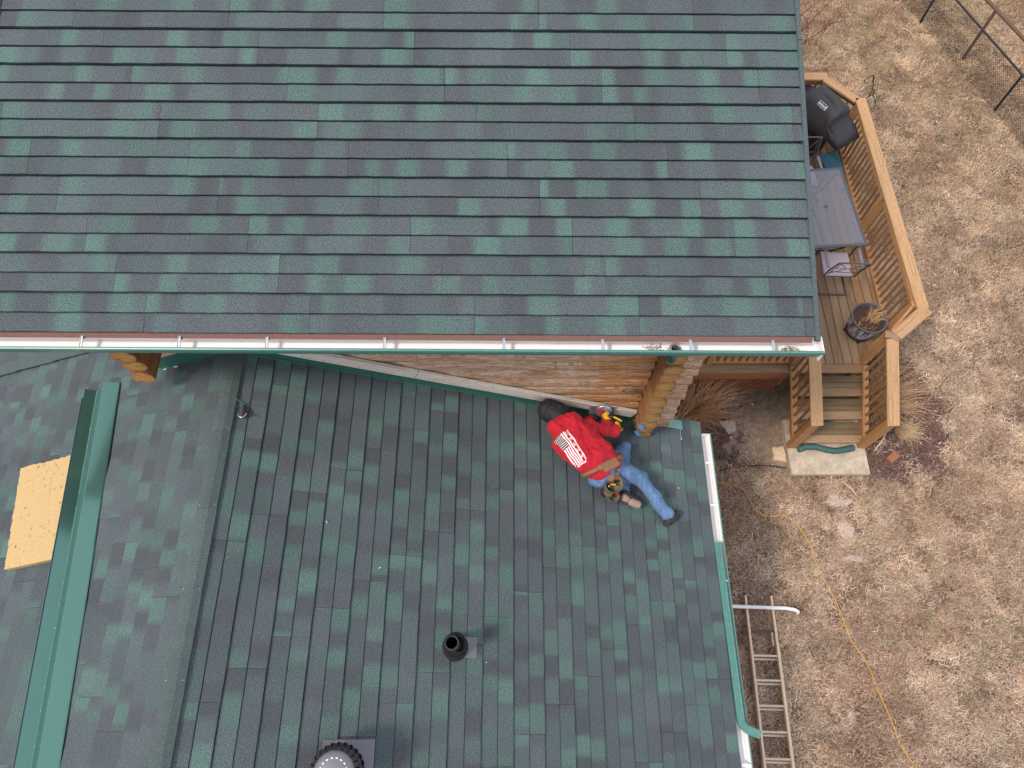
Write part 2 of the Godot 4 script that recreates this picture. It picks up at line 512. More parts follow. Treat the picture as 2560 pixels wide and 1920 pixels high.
func cap_piece(a: Vector3, b: Vector3, s1: Vector3, s2: Vector3, w: float, up: Vector3, lift: float) -> MB:
	# a shingle folded over an edge from a to b; s1 and s2 run down the two sides
	var mb := MB.new()
	var al := (b - a).normalized()
	var n := maxi(3, int(a.distance_to(b) / 0.05))
	var jc := rng.randf_range(0.92, 1.08)
	for i in n + 1:
		var t := float(i) / n
		var p := a.lerp(b, t) + up * lerpf(lift * 0.75, lift, t)
		var c := Color(0.070, 0.094, 0.094) * 1.9 * jc * (1.0 + 0.12 * nz.get_noise_2d(p.z * 7.0 + p.x * 7.0, 3.0))
		for q in [p + s1 * w - up * 0.012, p + s1 * w, p + s1 * w * 0.3 + up * 0.003, p + s2 * w * 0.3 + up * 0.003, p + s2 * w, p + s2 * w - up * 0.012]:
			mb.vert(q, Vector2.ZERO, c)
	for i in n:
		for j in 5:
			var k := i * 6 + j
			mb.tri(k, k + 1, k + 6); mb.tri(k + 1, k + 7, k + 6)
	var e := n * 6
	var low := []
	for j in 6: low.append(mb.vert(mb.v[e + j] - up * 0.014 - al * 0.002, Vector2.ZERO, mb.c[e]))
	for j in 5:
		mb.tri(e + j, e + j + 1, low[j]); mb.tri(e + j + 1, low[j + 1], low[j])
	return mb

func log_round(a: Vector3, b: Vector3, r: float, side: Color, core: Color, rim: Color) -> MB:
	# a round log whose end at b is sawn: growth rings in the end grain, bark side weathered
	var mb := MB.new()
	var al := (b - a).normalized()
	var s := al.cross(Vector3.UP).normalized(); var w := s.cross(al).normalized()
	var sides := 20
	var o := Vector2(rng.randf() * 7, rng.randf() * 5)
	var stations := [0.0, 0.5, 0.8, 1.0]
	var len := a.distance_to(b)
	var ph := rng.randf() * 50.0
	for st in stations.size():
		for k in sides + 1:
			var an := TAU * (k % sides) / sides
			var rr := r * (1.0 + 0.05 * nz.get_noise_2d(cos(an) * 1.3 + ph, sin(an) * 1.3))
			var d := s * cos(an) + w * sin(an) * 0.97
			mb.vert(a.lerp(b, stations[st]) + d * rr, o + Vector2(stations[st] * len / 2.0, float(k) / sides * r * 12.5), side * (1.0 + 0.25 * nz.get_noise_2d(k * 0.7 + ph, st)))
			mb.n.push_back(d)
	for st in stations.size() - 1:
		for k in sides:
			var i := st * (sides + 1) + k
			mb.tri(i, i + 1, i + sides + 1); mb.tri(i + 1, i + sides + 2, i + sides + 1)
	var rings := [1.0, 0.965, 0.9, 0.78, 0.62, 0.45, 0.3, 0.15, 0.02]
	var first := mb.v.size()
	var off := Vector2(rng.randf_range(-0.12, 0.12), rng.randf_range(-0.12, 0.12)) * r
	for q in rings.size():
		for k in sides + 1:
			var an := TAU * (k % sides) / sides
			var rr: float = r * (1.0 + 0.05 * nz.get_noise_2d(cos(an) * 1.3 + ph, sin(an) * 1.3)) * rings[q]
			var bulge := al * (0.004 if q > 0 else -0.004)
			var p: Vector3 = b + s * (cos(an) * rr + off.x * (1.0 - rings[q])) + w * (sin(an) * rr * 0.97 + off.y * (1.0 - rings[q])) + bulge
			var t: float = clampf(rings[q] + 0.5 * nz.get_noise_2d(cos(an) * rings[q] * 2.0 + ph, sin(an) * rings[q] * 2.0), 0, 1)
			var c: Color = core.lerp(rim, t * t) * (0.92 if q % 2 == 0 else 1.06)
			mb.vert(p, o + Vector2(p.x, p.y + p.z) * 0.6, c)
			mb.n.push_back((al + (s * cos(an) + w * sin(an)) * (0.6 if q == 0 else 0.04)).normalized())
	for q in rings.size() - 1:
		for k in sides:
			var i := first + q * (sides + 1) + k
			mb.tri(i, i + 1, i + sides + 1); mb.tri(i + 1, i + sides + 2, i + sides + 1)
	return mb

func wall_log(xa: float, xb: float, y: float, z: float) -> MB:
	# one flat-faced wall log between two butt joints, bulging a little
	var mb := MB.new()
	var n := maxi(2, int((xb - xa) / 0.2))
	var prof := [[-0.10, 0.088], [-0.03, 0.0875], [-0.004, 0.082], [0.016, 0.066], [0.027, 0.025], [0.027, -0.02], [0.018, -0.062], [-0.002, -0.084], [-0.03, -0.09], [-0.10, -0.0905]]
	var o := Vector2(rng.randf() * 7, rng.randf() * 5)
	var ph := rng.randf() * 60.0
	var own := rng.randf_range(0.74, 1.12)
	for i in n + 1:
		var x := lerpf(xa + 0.002, xb - 0.002, float(i) / n)
		var worn := clampf((1.15 - x) * 1.4 + nz.get_noise_2d(x * 1.5 + ph, y * 3.0) * 0.8, 0.0, 1.0)
		var left := clampf((-2.2 - x) * 1.6, 0.0, 1.0)
		var c := Color(0.95, 0.70, 0.44).lerp(Color(1.22, 1.18, 1.14), worn * (1.0 - left)) * own
		var per := 0.0
		for j in prof.size():
			if j > 0: per += Vector2(prof[j][0] - prof[j - 1][0], prof[j][1] - prof[j - 1][1]).length()
			var bend := nz.get_noise_2d(x * 0.8 + ph, 2.0) * 0.004
			mb.vert(Vector3(x, y + prof[j][1] + bend, z + prof[j][0]), o + Vector2(x / 2.0, per / 0.5), c)
	var np := prof.size()
	for i in n:
		for j in np - 1:
			var a := i * np + j
			mb.tri(a, a + 1, a + np); mb.tri(a + 1, a + np + 1, a + np)
	for e in [0, n]:
		for j in range(1, np - 1):
			var b: int = e * np
			var p0 := mb.vert(mb.v[b], o, mb.c[b] * 0.7); var p1 := mb.vert(mb.v[b + j], o + Vector2(0.01, 0.1), mb.c[b] * 0.7); var p2 := mb.vert(mb.v[b + j + 1], o + Vector2(0.02, 0.05), mb.c[b] * 0.7)
			mb.tri(p0, p1, p2)
	return mb

func build_house() -> void:
	var house := thing("log_house", "log house with green shingle roofs, brown log walls and white-lined gutters", "house")
	# main roof
	var roof := holder(house, "main_roof")
	var p := deg_to_rad(17.0)
	var O := Vector3(0, 5.68, -2.5); var V := Vector3(0, sin(p), -cos(p)); var N := Vector3(0, cos(p), sin(p)); var U := Vector3(1, -0.0065 * tan(p), 0.0065).normalized()
	lay(roof, O, U, V, N, 14, 4.21, 0.926, -0.24, 1.0, func(_r): return [-3.97, 2.205])
	part(roof, "roof_deck", board(O + V * 2.13 + N * -0.06 + U * -3.95, O + V * 2.13 + N * -0.06 + U * 2.2, N, 4.2, 0.075, 0.003), M.dark_deck)
	var top := O + V * 4.21
	var Vb := Vector3(0, -sin(p), -cos(p)); var Nb := Vector3(0, cos(p), -sin(p))
	part(roof, "back_slope", board(top + Vb * 2.1 + Nb * -0.04 + U * -3.97, top + Vb * 2.1 + Nb * -0.04 + U * 2.205, Nb, 4.2, 0.08, 0.003), M.shingle).mesh = board(top + Vb * 2.1 + Nb * -0.04 + U * -3.97, top + Vb * 2.1 + Nb * -0.04 + U * 2.205, Nb, 4.2, 0.08, 0.003, tinted(Color(0.17, 0.22, 0.22))).mesh()
	for i in 10:
		var x := -3.97 + i * 0.62
		part(roof, "ridge_cap", cap_piece(top + U * x, top + U * minf(x + 0.64, 2.2), -V, Vb, 0.12, Vector3.UP, 0.03), M.shingle)
	for s in [[2.214, 1], [-3.985, -1]]:
		for q in [[-0.03, 2.32], [2.325, 4.22]]:
			part(roof, "rake_edge", board(O + U * s[0] + V * q[0] + N * 0.012, O + U * s[0] + V * q[1] + N * 0.012, N, 0.034, 0.05, 0.006, tinted(Color(0.14, 0.185, 0.20))), M.shingle)
	for s in [2.19, -3.96]:
		part(roof, "barge_board", board(O + U * s + N * -0.12, O + U * s + V * 4.2 + N * -0.12, N, 0.04, 0.16, 0.004, tinted(Color(0.2, 0.1, 0.05))), M.wood)
	# drip edge and gutter of the main eave
	var eave_trim := holder(house, "eave_trim")
	for q in [[-4.0, 0.245, 0.0], [0.235, 2.19, 0.003]]:
		part(eave_trim, "drip_edge", sheet([[-0.03, 0.003], [0.012, -0.001], [0.014 + q[2], -0.004], [0.034 + q[2], -0.034], [0.04 + q[2], -0.036]], Vector3(q[0], 5.676 + q[2], -2.5), Vector3(q[1], 5.676 + q[2], -2.5), Vector3.BACK, Vector3.UP, 0.002), M.brown_metal)
	part(eave_trim, "fascia", board(Vector3(-3.95, 5.56, -2.53), Vector3(2.18, 5.56, -2.53), Vector3.UP, 0.03, 0.2, 0.003, tinted(Color(0.2, 0.1, 0.05))), M.wood)
	var g := holder(house, "gutter")
	var g0 := Vector3(-4.2, 5.0, -2.5); var g1 := Vector3(2.262, 5.0, -2.5)
	var tp := [[0.0, 0.655], [0.002, 0.545], [0.006, 0.541], [0.085, 0.539], [0.10, 0.548], [0.108, 0.60], [0.128, 0.632], [0.129, 0.652]]
	var h0 := Vector3(1.178, 5.0, -2.5); var h1 := Vector3(1.248, 5.0, -2.5)
	var trough := MB.new()                     # the floor is cut out between h0 and h1 for the outlet
	sheet(tp, g0, h0, Vector3.BACK, Vector3.UP, 0.0015, trough)
	sheet(tp, h1, g1, Vector3.BACK, Vector3.UP, 0.0015, trough)
	sheet([tp[0], tp[1], tp[2], [0.018, 0.5407]], h0, h1, Vector3.BACK, Vector3.UP, 0.0015, trough)
	sheet([[0.084, 0.539], tp[3], tp[4], tp[5], tp[6], tp[7]], h0, h1, Vector3.BACK, Vector3.UP, 0.0015, trough)
	part(g, "trough", trough, M.white_metal)
	part(g, "front_face", sheet([[0.087, 0.5355], [0.104, 0.545], [0.112, 0.598], [0.133, 0.630], [0.133, 0.656], [0.126, 0.659], [0.116, 0.655]], g0, g1, Vector3.BACK, Vector3.UP, 0.0015), M.lip)
	for x in [-3.146, -2.431, -1.79, -0.93, -0.06, 0.66, 1.30, 1.90]:
		var hb := MB.new()
		board(Vector3(x, 5.657, -2.488), Vector3(x + 0.004, 5.638, -2.372), Vector3.UP, 0.022, 0.003, 0.0008, hb)
		board(Vector3(x - 0.009, 5.659, -2.49), Vector3(x - 0.005, 5.641, -2.375), Vector3.UP, 0.004, 0.009, 0.001, hb)
		board(Vector3(x + 0.009, 5.659, -2.49), Vector3(x + 0.013, 5.641, -2.375), Vector3.UP, 0.004, 0.009, 0.001, hb)
		part(g, "hanger_strap", hb, M.alu)
	var endcap := MB.new()
	board(Vector3(2.263, 5.59, -2.505), Vector3(2.263, 5.59, -2.37), Vector3.RIGHT, 0.125, 0.008, 0.001, endcap)
	part(g, "end_cap", endcap, M.white_metal)
	part(g, "outlet", lathe([[0.050, 0.0], [0.048, 0.002], [0.037, 0.003], [0.036, 0.016], [0.034, 0.018], [0.031, 0.018], [0.030, 0.015], [0.030, -0.05]], 28, Vector3(1.213, 5.5425, -2.449)), M.alu)
	part(g, "down_pipe", tube([Vector3(1.213, 5.53, -2.447), Vector3(1.213, 5.40, -2.447), Vector3(1.23, 5.2, -2.72)], 0.04, 12, null, false), M.green_metal)
	for h in [eave_trim, g]:      # the main eave runs a little out of square with the lower roof
		h.rotation.y = -0.0065
		h.position = Vector3(2.0, 0, -2.5) - Basis(Vector3.UP, -0.0065) * Vector3(2.0, 0, -2.5)
	var leaf := MB.new()
	var lr := RandomNumberGenerator.new(); lr.seed = 4
	for k in 90:
		var c := Vector3(2.06, 5.545, -2.45) if k < 60 else Vector3(1.07, 5.545, -2.46)
		var q := c + Vector3(lr.randfn(0.0, 0.045), lr.randf() * 0.004, clampf(lr.randfn(0.0, 0.012), -0.03, 0.03))
		var d := Vector3(lr.randf_range(-1, 1), 0.1, lr.randf_range(-0.6, 0.6)).normalized() * lr.randf_range(0.006, 0.02)
		leaf.tint = Color(0.22, 0.14, 0.08) * lr.randf_range(0.5, 1.6)
		board(q - d, q + d, Vector3.UP, 0.004, 0.002, 0.0005, leaf)
	var lit := part(g, "leaf_litter", leaf, M.plain); lit.set_meta("kind", "stuff")

	# walls
	var wall := holder(house, "front_wall")
	var rr := RandomNumberGenerator.new(); rr.seed = 31
	for k in range(-1, 17):
		var y := 2.60 + 0.19 * k
		if y > 5.62: break
		var cuts := [-3.1]
		var x := -3.1 + rr.randf_range(1.0, 3.0)
		while x < 0.9:
			cuts.append(x); x += rr.randf_range(1.8, 3.4)
		cuts.append(1.36)
		for i in cuts.size() - 1:
			part(wall, "log", wall_log(cuts[i], cuts[i + 1], y, -3.03), M.worn)
		if y > 2.5:
			part(wall, "log_end", log_round(Vector3(1.5, y + 0.10, -3.07), Vector3(1.78 + rr.randf_range(-0.012, 0.02), y + 0.10, -3.07), 0.098, Color(1.15, 1.1, 1.05), Color(0.8, 0.7, 0.6), Color(1.1, 1.0, 0.9)), M.worn)
	part(wall, "backing", box(Vector3(-0.9, 4.0, -3.2), Vector3(4.5, 3.4, 0.1)), M.soil)
	var side := holder(house, "side_wall")
	for k in range(-3, 14):
		var y := 2.99 + 0.188 * k
		if y > 5.5: break
		part(side, "log", log_round(Vector3(1.45, y, -8.4), Vector3(1.45 + rr.randf_range(-0.012, 0.012), y, -2.80 + rr.randf_range(-0.02, 0.02)), 0.097, Color(0.30, 0.135, 0.05), Color(0.50, 0.29, 0.105), Color(0.37, 0.19, 0.06)), M.wood)
		if y > 4.4:
			part(side, "log", log_round(Vector3(-3.25, y + 0.075, -8.4), Vector3(-3.25 + rr.randf_range(-0.01, 0.01), y + 0.075, -2.70 + rr.randf_range(-0.015, 0.015)), 0.104, Color(0.25, 0.115, 0.04), Color(0.64, 0.33, 0.105), Color(0.50, 0.23, 0.065)), M.wood)
	for s in [Vector3(-3.25, 0, 0), Vector3(1.45, 0, 0)]:
		part(side, "lower_wall", box(s + Vector3(0, 1.2, -5.8), Vector3(0.2, 2.4, 5.4)), M.worn)
	# step flashing, trim boards and fittings where the lower roof meets the front wall
	var fl := holder(house, "wall_flashing")
	var ry := func(x: float) -> float: return RIDGE.y - PITCH * absf(x - RIDGE.x)
	var fa := Vector3(-2.5, ry.call(-2.5) + 0.085, -2.99); var fb := Vector3(1.345, ry.call(1.345) + 0.085, -2.99)
	part(fl, "flashing_strip", board(fa, fb, Vector3(PITCH, 1, 0).normalized(), 0.01, 0.17, 0.002), M.green_metal)
	part(fl, "flashing_foot", board(fa + Vector3(0, -0.058, 0.014), fb + Vector3(0, -0.058, 0.014), Vector3(PITCH, 1, 0).normalized(), 0.035, 0.006, 0.002), M.green_metal)
	var fc := Vector3(-3.36, ry.call(-3.36) + 0.10, -2.98)
	part(fl, "flashing_strip", board(fc, fa + Vector3(0, 0.02, 0.01), Vector3(-PITCH, 1, 0).normalized(), 0.01, 0.2, 0.002), M.green_metal)
	part(fl, "flashing_hem", board(fc + Vector3(0, -0.085, 0.012), fa + Vector3(0, -0.085, 0.022), Vector3(-PITCH, 1, 0).normalized(), 0.01, 0.01, 0.002), M.white_metal)
	for q in [[-2.36, -0.925], [-0.92, 1.33]]:
		part(fl, "trim_board", board(Vector3(q[0], ry.call(q[0]) + 0.245, -2.975), Vector3(q[1], ry.call(q[1]) + 0.245, -2.975), Vector3(PITCH, 1, 0).normalized(), 0.04, 0.135, 0.004, tinted(Color(0.78, 0.70, 0.64))), M.wood)
	var br := MB.new()
	tube([Vector3(1.13, 3.60, -2.985), Vector3(1.125, 3.66, -2.965), Vector3(1.15, 3.745, -2.95), Vector3(1.20, 3.755, -2.945), Vector3(1.235, 3.72, -2.95), Vector3(1.262, 3.6, -2.965), Vector3(1.24, 3.5, -2.985)], [0.006, 0.010, 0.013, 0.013, 0.013, 0.011, 0.006], 6, br)
	part(house, "wall_bracket", br, M.suede)
	for q in [[Vector3(1.355, 3.22, -2.775), 0.4], [Vector3(1.345, 3.03, -2.77), -0.3]]:
		var tb := MB.new()
		board(q[0] + Vector3(-0.012, 0.03, 0), q[0] + Vector3(0.03, -0.03, 0.03), Vector3(q[1], 0.3, 1), 0.045, 0.004, 0.001, tb)
		board(q[0] + Vector3(-0.01, 0.04, 0.01), q[0] + Vector3(-0.004, 0.075, 0.02), Vector3(0.2, 0, 1), 0.03, 0.004, 0.001, tb)
		part(house, "tape_tag", tb, M.blue)

	# lower roof
	var low := holder(house, "lower_roof")
	var sl := sqrt(1.0 + PITCH * PITCH)
	var eave := Vector3(2.2, RIDGE.y - PITCH * 4.7, 0)
	var len_r := 4.7 * sl
	var VR := Vector3(-1, PITCH, 0) / sl; var NR := Vector3(PITCH, 1, 0) / sl
	lay(low, eave, Vector3.BACK, VR, NR, 18, len_r, -1.52, 0.24, 0.5, func(r): return [-2.995 if r > 1 else -3.12, 1.5])
	var xl := -6.7
	var eave_l := Vector3(xl, RIDGE.y - PITCH * (RIDGE.x - xl), 0)
	var len_l := (RIDGE.x - xl) * sl
	var VL := Vector3(1, PITCH, 0) / sl; var NL := Vector3(-PITCH, 1, 0) / sl
	lay(low, eave_l, Vector3.BACK, VL, NL, 16, len_l, -0.6, 0.24, 0.5, func(r):
		var x: float = xl + (r + 1) * EXPO / sl
		return [-5.2 if x < -3.45 else -2.985, 1.5])
	part(low, "roof_deck", board(eave + VR * len_r * 0.5 - NR * 0.065 + Vector3(0, 0, -3.1), eave + VR * len_r * 0.5 - NR * 0.065 + Vector3(0, 0, 1.49), NR, len_r - 0.02, 0.085, 0.003), M.dark_deck)
	var wl := 2.0
	part(low, "roof_deck", board(eave_l + VL * len_l * 0.5 - NL * 0.065 + Vector3(0, 0, -2.95), eave_l + VL * len_l * 0.5 - NL * 0.065 + Vector3(0, 0, 1.49), NL, len_l - 0.02, 0.085, 0.003), M.dark_deck)
	part(low, "roof_deck", board(eave_l + VL * 1.75 - NL * 0.065 + Vector3(0, 0, -5.2), eave_l + VL * 1.75 - NL * 0.065 + Vector3(0, 0, -2.95), NL, 3.4, 0.085, 0.003), M.dark_deck)
	var zs := [-2.98, -2.86, -2.69, -2.52, -2.19, -1.52, -0.85, -0.19, 0.48, 1.15, 1.5]
	for i in range(zs.size() - 1, 0, -1):
		var cp := part(low, "ridge_cap", cap_piece(Vector3(RIDGE.x, RIDGE.y + 0.02, zs[i - 1] - 0.02), Vector3(RIDGE.x, RIDGE.y + 0.02, zs[i]), -VL, -VR, 0.088, Vector3.UP, 0.03), M.shingle)
		if i > 3:
			for s in [[-VL, NL], [-VR, NR]]:
				part(cp, "nail_head", lathe([[0.006, 0.0], [0.005, 0.003], [0.0, 0.004]], 8, Vector3(RIDGE.x, RIDGE.y + 0.05, zs[i] - 0.035) + s[0] * 0.068, s[1]), M.pale_metal)
	# raised cap strip across the far part of the left slope
	var sp := func(x: float, z: float) -> Vector3: return Vector3(x, RIDGE.y - PITCH * (RIDGE.x - x), z)
	for i in 6:
		var xa := -6.5 + i * 0.56
		part(low, "hip_cap", cap_piece(sp.call(xa + 0.58, -3.455 + 0.0) + NL * 0.016, sp.call(xa, -3.455) + NL * 0.016, Vector3(0, -0.1, 1).normalized(), Vector3(0, -0.1, -1).normalized(), 0.075, NL, 0.05), M.shingle)
	# gutter of the lower eave, along z
	var lg := holder(house, "side_gutter")
	var e0 := Vector3(2.2, eave.y, -2.98); var e1 := Vector3(2.2, eave.y, 1.6)
	part(lg, "drip_edge", sheet([[-0.05, 0.018], [0.004, -0.003], [0.018, -0.012], [0.022, -0.05]], e0 + Vector3(0, 0, 0.1), e1, Vector3.RIGHT, Vector3.UP, 0.002), M.white_metal)
	part(lg, "trough", sheet([[0.012, -0.02], [0.013, -0.125], [0.09, -0.128], [0.108, -0.12], [0.112, -0.08], [0.13, -0.045], [0.131, -0.022]], e0, e1, Vector3.RIGHT, Vector3.UP, 0.0015), M.white_metal)
	part(lg, "front_face", sheet([[0.092, -0.132], [0.112, -0.123], [0.116, -0.082], [0.135, -0.047], [0.135, -0.018], [0.129, -0.015], [0.121, -0.019]], e0, e1, Vector3.RIGHT, Vector3.UP, 0.0015), M.lip)
	for z in [-2.63, -2.13, -1.3, 0.45, 1.2]:
		part(lg, "hanger_strap", board(Vector3(2.21, eave.y - 0.02, z), Vector3(2.335, eave.y - 0.026, z), Vector3.UP, 0.022, 0.008, 0.002), M.white_metal)
	part(lg, "end_cap", board(Vector3(2.19, eave.y - 0.075, -2.982), Vector3(2.335, eave.y - 0.075, -2.982), Vector3.UP, 0.006, 0.115, 0.001), M.white_metal)
	part(lg, "fascia", board(Vector3(2.17, eave.y - 0.1, -3.0), Vector3(2.17, eave.y - 0.1, 1.5), Vector3.UP, 0.03, 0.16, 0.003, tinted(Color(0.2, 0.1, 0.05))), M.wood)
	var ww := holder(house, "wing_wall")
	for k in 12:
		part(ww, "log", log_round(Vector3(1.9, 0.1 + k * 0.19, 1.4), Vector3(1.9, 0.1 + k * 0.19, -3.3), 0.1, Color(0.42, 0.19, 0.065), Color(0.5, 0.27, 0.1), Color(0.36, 0.18, 0.06)), M.wood)

func tinted(c: Color) -> MB:
	var mb := MB.new()
	mb.tint = c
	return mb


# ---------- the deck
const DECK := 0.75
const CAP := 1.65

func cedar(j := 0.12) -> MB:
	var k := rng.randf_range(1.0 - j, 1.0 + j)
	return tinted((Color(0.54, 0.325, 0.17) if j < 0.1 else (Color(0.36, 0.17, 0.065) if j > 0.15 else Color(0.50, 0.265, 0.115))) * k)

func aged() -> MB:
	var k := rng.randf_range(0.82, 1.1)
	return tinted(Color(0.44, 0.23, 0.105).lerp(Color(0.40, 0.265, 0.165), rng.randf()) * k)

func railing(parent: Node, a: Vector3, b: Vector3, count: int, rail_low := 0.10, rail_top := -0.09) -> void:
	# two rails and upright balusters between a and b (points on the underside of the cap); works on a slope too
	var down := Vector3.DOWN
	var h := 0.80
	part(parent, "upper_rail", board(a + down * 0.062, b + down * 0.062, Vector3.UP, 0.04, 0.088, 0.004, cedar()), M.wood)
	part(parent, "lower_rail", board(a + down * h, b + down * h, Vector3.UP, 0.088, 0.038, 0.004, cedar()), M.wood)
	for i in count:
		var t := (i + 0.65) / (count + 0.3)
		var p := a.lerp(b, t)
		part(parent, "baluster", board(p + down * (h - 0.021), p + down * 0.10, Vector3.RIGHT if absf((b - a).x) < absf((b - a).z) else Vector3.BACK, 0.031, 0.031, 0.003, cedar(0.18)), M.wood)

func build_deck() -> void:
	var d := thing("wooden_deck", "brown stained timber deck with slatted railings and steps beside the house", "deck")
	var fl := holder(d, "deck_floor")
	var x := 1.66
	while x < 5.72:
		var z0 := -9.78
		var z1 := -4.735
		if x > 5.24: z1 = -4.78 - (x - 5.24) * 0.85
		var cut := rng.randf_range(-8.6, -5.4)
		for q in [[z0, cut], [cut, z1]]:
			part(fl, "plank", board(Vector3(x, DECK - 0.016, q[0] + 0.002), Vector3(x, DECK - 0.016, q[1] - 0.002), Vector3.UP, 0.1255, 0.032, 0.005, aged()), M.wood)
		x += 0.1345
	part(fl, "edge_board", board(Vector3(4.15, DECK + 0.002, -4.655), Vector3(5.26, DECK + 0.002, -4.655), Vector3.UP, 0.135, 0.036, 0.004, aged()), M.wood)
	part(fl, "edge_board", board(Vector3(1.66, DECK + 0.002, -4.655), Vector3(4.12, DECK + 0.002, -4.655), Vector3.UP, 0.135, 0.036, 0.004, tinted(Color(0.36, 0.235, 0.135))), M.wood)
	part(fl, "rim_joist", board(Vector3(1.66, DECK - 0.12, -4.61), Vector3(4.14, DECK - 0.12, -4.61), Vector3.UP, 0.038, 0.19, 0.004, tinted(Color(0.42, 0.17, 0.075))), M.wood)
	part(fl, "rim_joist", board(Vector3(5.74, DECK - 0.12, -9.7), Vector3(5.74, DECK - 0.12, -5.2), Vector3.UP, 0.038, 0.2, 0.004, cedar()), M.wood)
	for q in [Vector3(1.8, 0, -4.8), Vector3(3.0, 0, -4.8), Vector3(4.1, 0, -4.8), Vector3(5.6, 0, -5.4), Vector3(5.6, 0, -7.4), Vector3(5.6, 0, -9.4)]:
		part(fl, "footing_post", board(q, q + Vector3(0, DECK - 0.04, 0), Vector3.BACK, 0.13, 0.13, 0.004, cedar()), M.wood)
	# lattice skirt
	var la := holder(d, "lattice")
	var lx := 1.8
	while lx < 4.6:
		for s in [-1.0, 1.0]:
			var a := Vector3(lx, 0.0, -4.66 + (0.0 if s < 0 else 0.011)); var b := a + Vector3(s * 0.56, 0.56, 0)
			var xs := [a.x, b.x]
			var lo2 := 1.75; var hi2 := 4.12
			var ta := 0.0; var tb := 1.0
			if b.x < lo2: tb = (a.x - lo2) / (a.x - b.x)
			if b.x > hi2: tb = (hi2 - a.x) / (b.x - a.x)
			if a.x < lo2: ta = (lo2 - a.x) / (b.x - a.x)
			if a.x > hi2: ta = (a.x - hi2) / (a.x - b.x)
			if tb - ta > 0.05 and tb <= 1.0 and ta >= 0.0:
				part(la, "lattice_slat", board(a.lerp(b, ta), a.lerp(b, tb), Vector3.BACK, 0.036, 0.009, 0.002, tinted(Color.WHITE * rng.randf_range(0.8, 1.2))), M.lattice)
		lx += 0.105
	# posts
	var posts := holder(d, "railing_posts")
	for q in [Vector3(2.93, 0, -4.76), Vector3(4.16, 0, -4.74), Vector3(5.235, 0, -4.76), Vector3(5.70, 0, -5.26), Vector3(5.715, 0, -7.2), Vector3(5.70, 0, -9.12), Vector3(5.27, 0, -9.58)]:
		part(posts, "post", board(q + Vector3(0, 0.1, 0), q + Vector3(0, CAP - 0.042, 0), Vector3.BACK, 0.092, 0.092, 0.005, cedar()), M.wood)
	# railing along the lawn
	var ra := holder(d, "side_railing")
	railing(ra, Vector3(5.715, CAP - 0.04, -7.14), Vector3(5.70, CAP - 0.04, -5.31), 15)
	railing(ra, Vector3(5.70, CAP - 0.04, -9.07), Vector3(5.715, CAP - 0.04, -7.26), 15)
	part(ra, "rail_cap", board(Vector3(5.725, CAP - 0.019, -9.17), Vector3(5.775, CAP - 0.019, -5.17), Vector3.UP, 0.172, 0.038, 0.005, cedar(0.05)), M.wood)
	part(ra, "corner_cap", board(Vector3(5.83, CAP - 0.018, -5.16), Vector3(5.30, CAP - 0.018, -4.73), Vector3.UP, 0.175, 0.038, 0.005, cedar(0.05)), M.wood)
	part(ra, "corner_cap", board(Vector3(5.15, CAP - 0.020, -4.76), Vector3(5.325, CAP - 0.020, -4.70), Vector3.UP, 0.12, 0.036, 0.005, aged()), M.wood)
	part(ra, "corner_rail", board(Vector3(5.66, CAP - 0.1, -5.22), Vector3(5.28, CAP - 0.1, -4.83), Vector3.UP, 0.04, 0.088, 0.004, cedar()), M.wood)
	part(ra, "corner_rail", board(Vector3(5.66, CAP - 0.82, -5.22), Vector3(5.28, CAP - 0.82, -4.83), Vector3.UP, 0.088, 0.038, 0.004, cedar()), M.wood)
	var rb := holder(d, "far_railing")
	part(rb, "rail_cap", board(Vector3(5.235, CAP - 0.019, -9.61), Vector3(5.67, CAP - 0.019, -9.135), Vector3.UP, 0.145, 0.038, 0.005, cedar(0.05)), M.wood)
	part(rb, "rail_cap", board(Vector3(3.4, CAP - 0.018, -9.67), Vector3(5.28, CAP - 0.018, -9.67), Vector3.UP, 0.165, 0.038, 0.005, cedar(0.05)), M.wood)
	railing(rb, Vector3(3.5, CAP - 0.04, -9.66), Vector3(5.22, CAP - 0.04, -9.64), 13)
	railing(rb, Vector3(5.31, CAP - 0.04, -9.53), Vector3(5.66, CAP - 0.04, -9.17), 3)
	var rf := holder(d, "front_railing")
	railing(rf, Vector3(2.98, CAP - 0.04, -4.76), Vector3(4.11, CAP - 0.04, -4.76), 10)
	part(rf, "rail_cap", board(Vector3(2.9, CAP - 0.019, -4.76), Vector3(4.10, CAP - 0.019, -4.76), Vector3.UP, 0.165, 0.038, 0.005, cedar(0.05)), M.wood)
	# steps
	var st := holder(d, "steps")
	for q in [[0.56, -4.30], [0.38, -4.0], [0.20, -3.69]]:
		var z: float = q[1]
		for w in [[0.135, 1], [0.09, 0], [0.115, 0]]:
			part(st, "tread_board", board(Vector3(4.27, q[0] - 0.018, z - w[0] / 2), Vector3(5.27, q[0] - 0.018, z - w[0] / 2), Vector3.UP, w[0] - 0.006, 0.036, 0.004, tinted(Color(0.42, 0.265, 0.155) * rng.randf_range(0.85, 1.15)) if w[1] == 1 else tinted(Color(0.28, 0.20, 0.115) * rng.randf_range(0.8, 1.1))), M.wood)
			z -= w[0]
	for xs in [4.25, 5.29]:
		part(st, "stringer", board(Vector3(xs, 0.60, -4.62), Vector3(xs, 0.10, -3.72), Vector3.UP, 0.038, 0.2, 0.004, cedar()), M.wood)
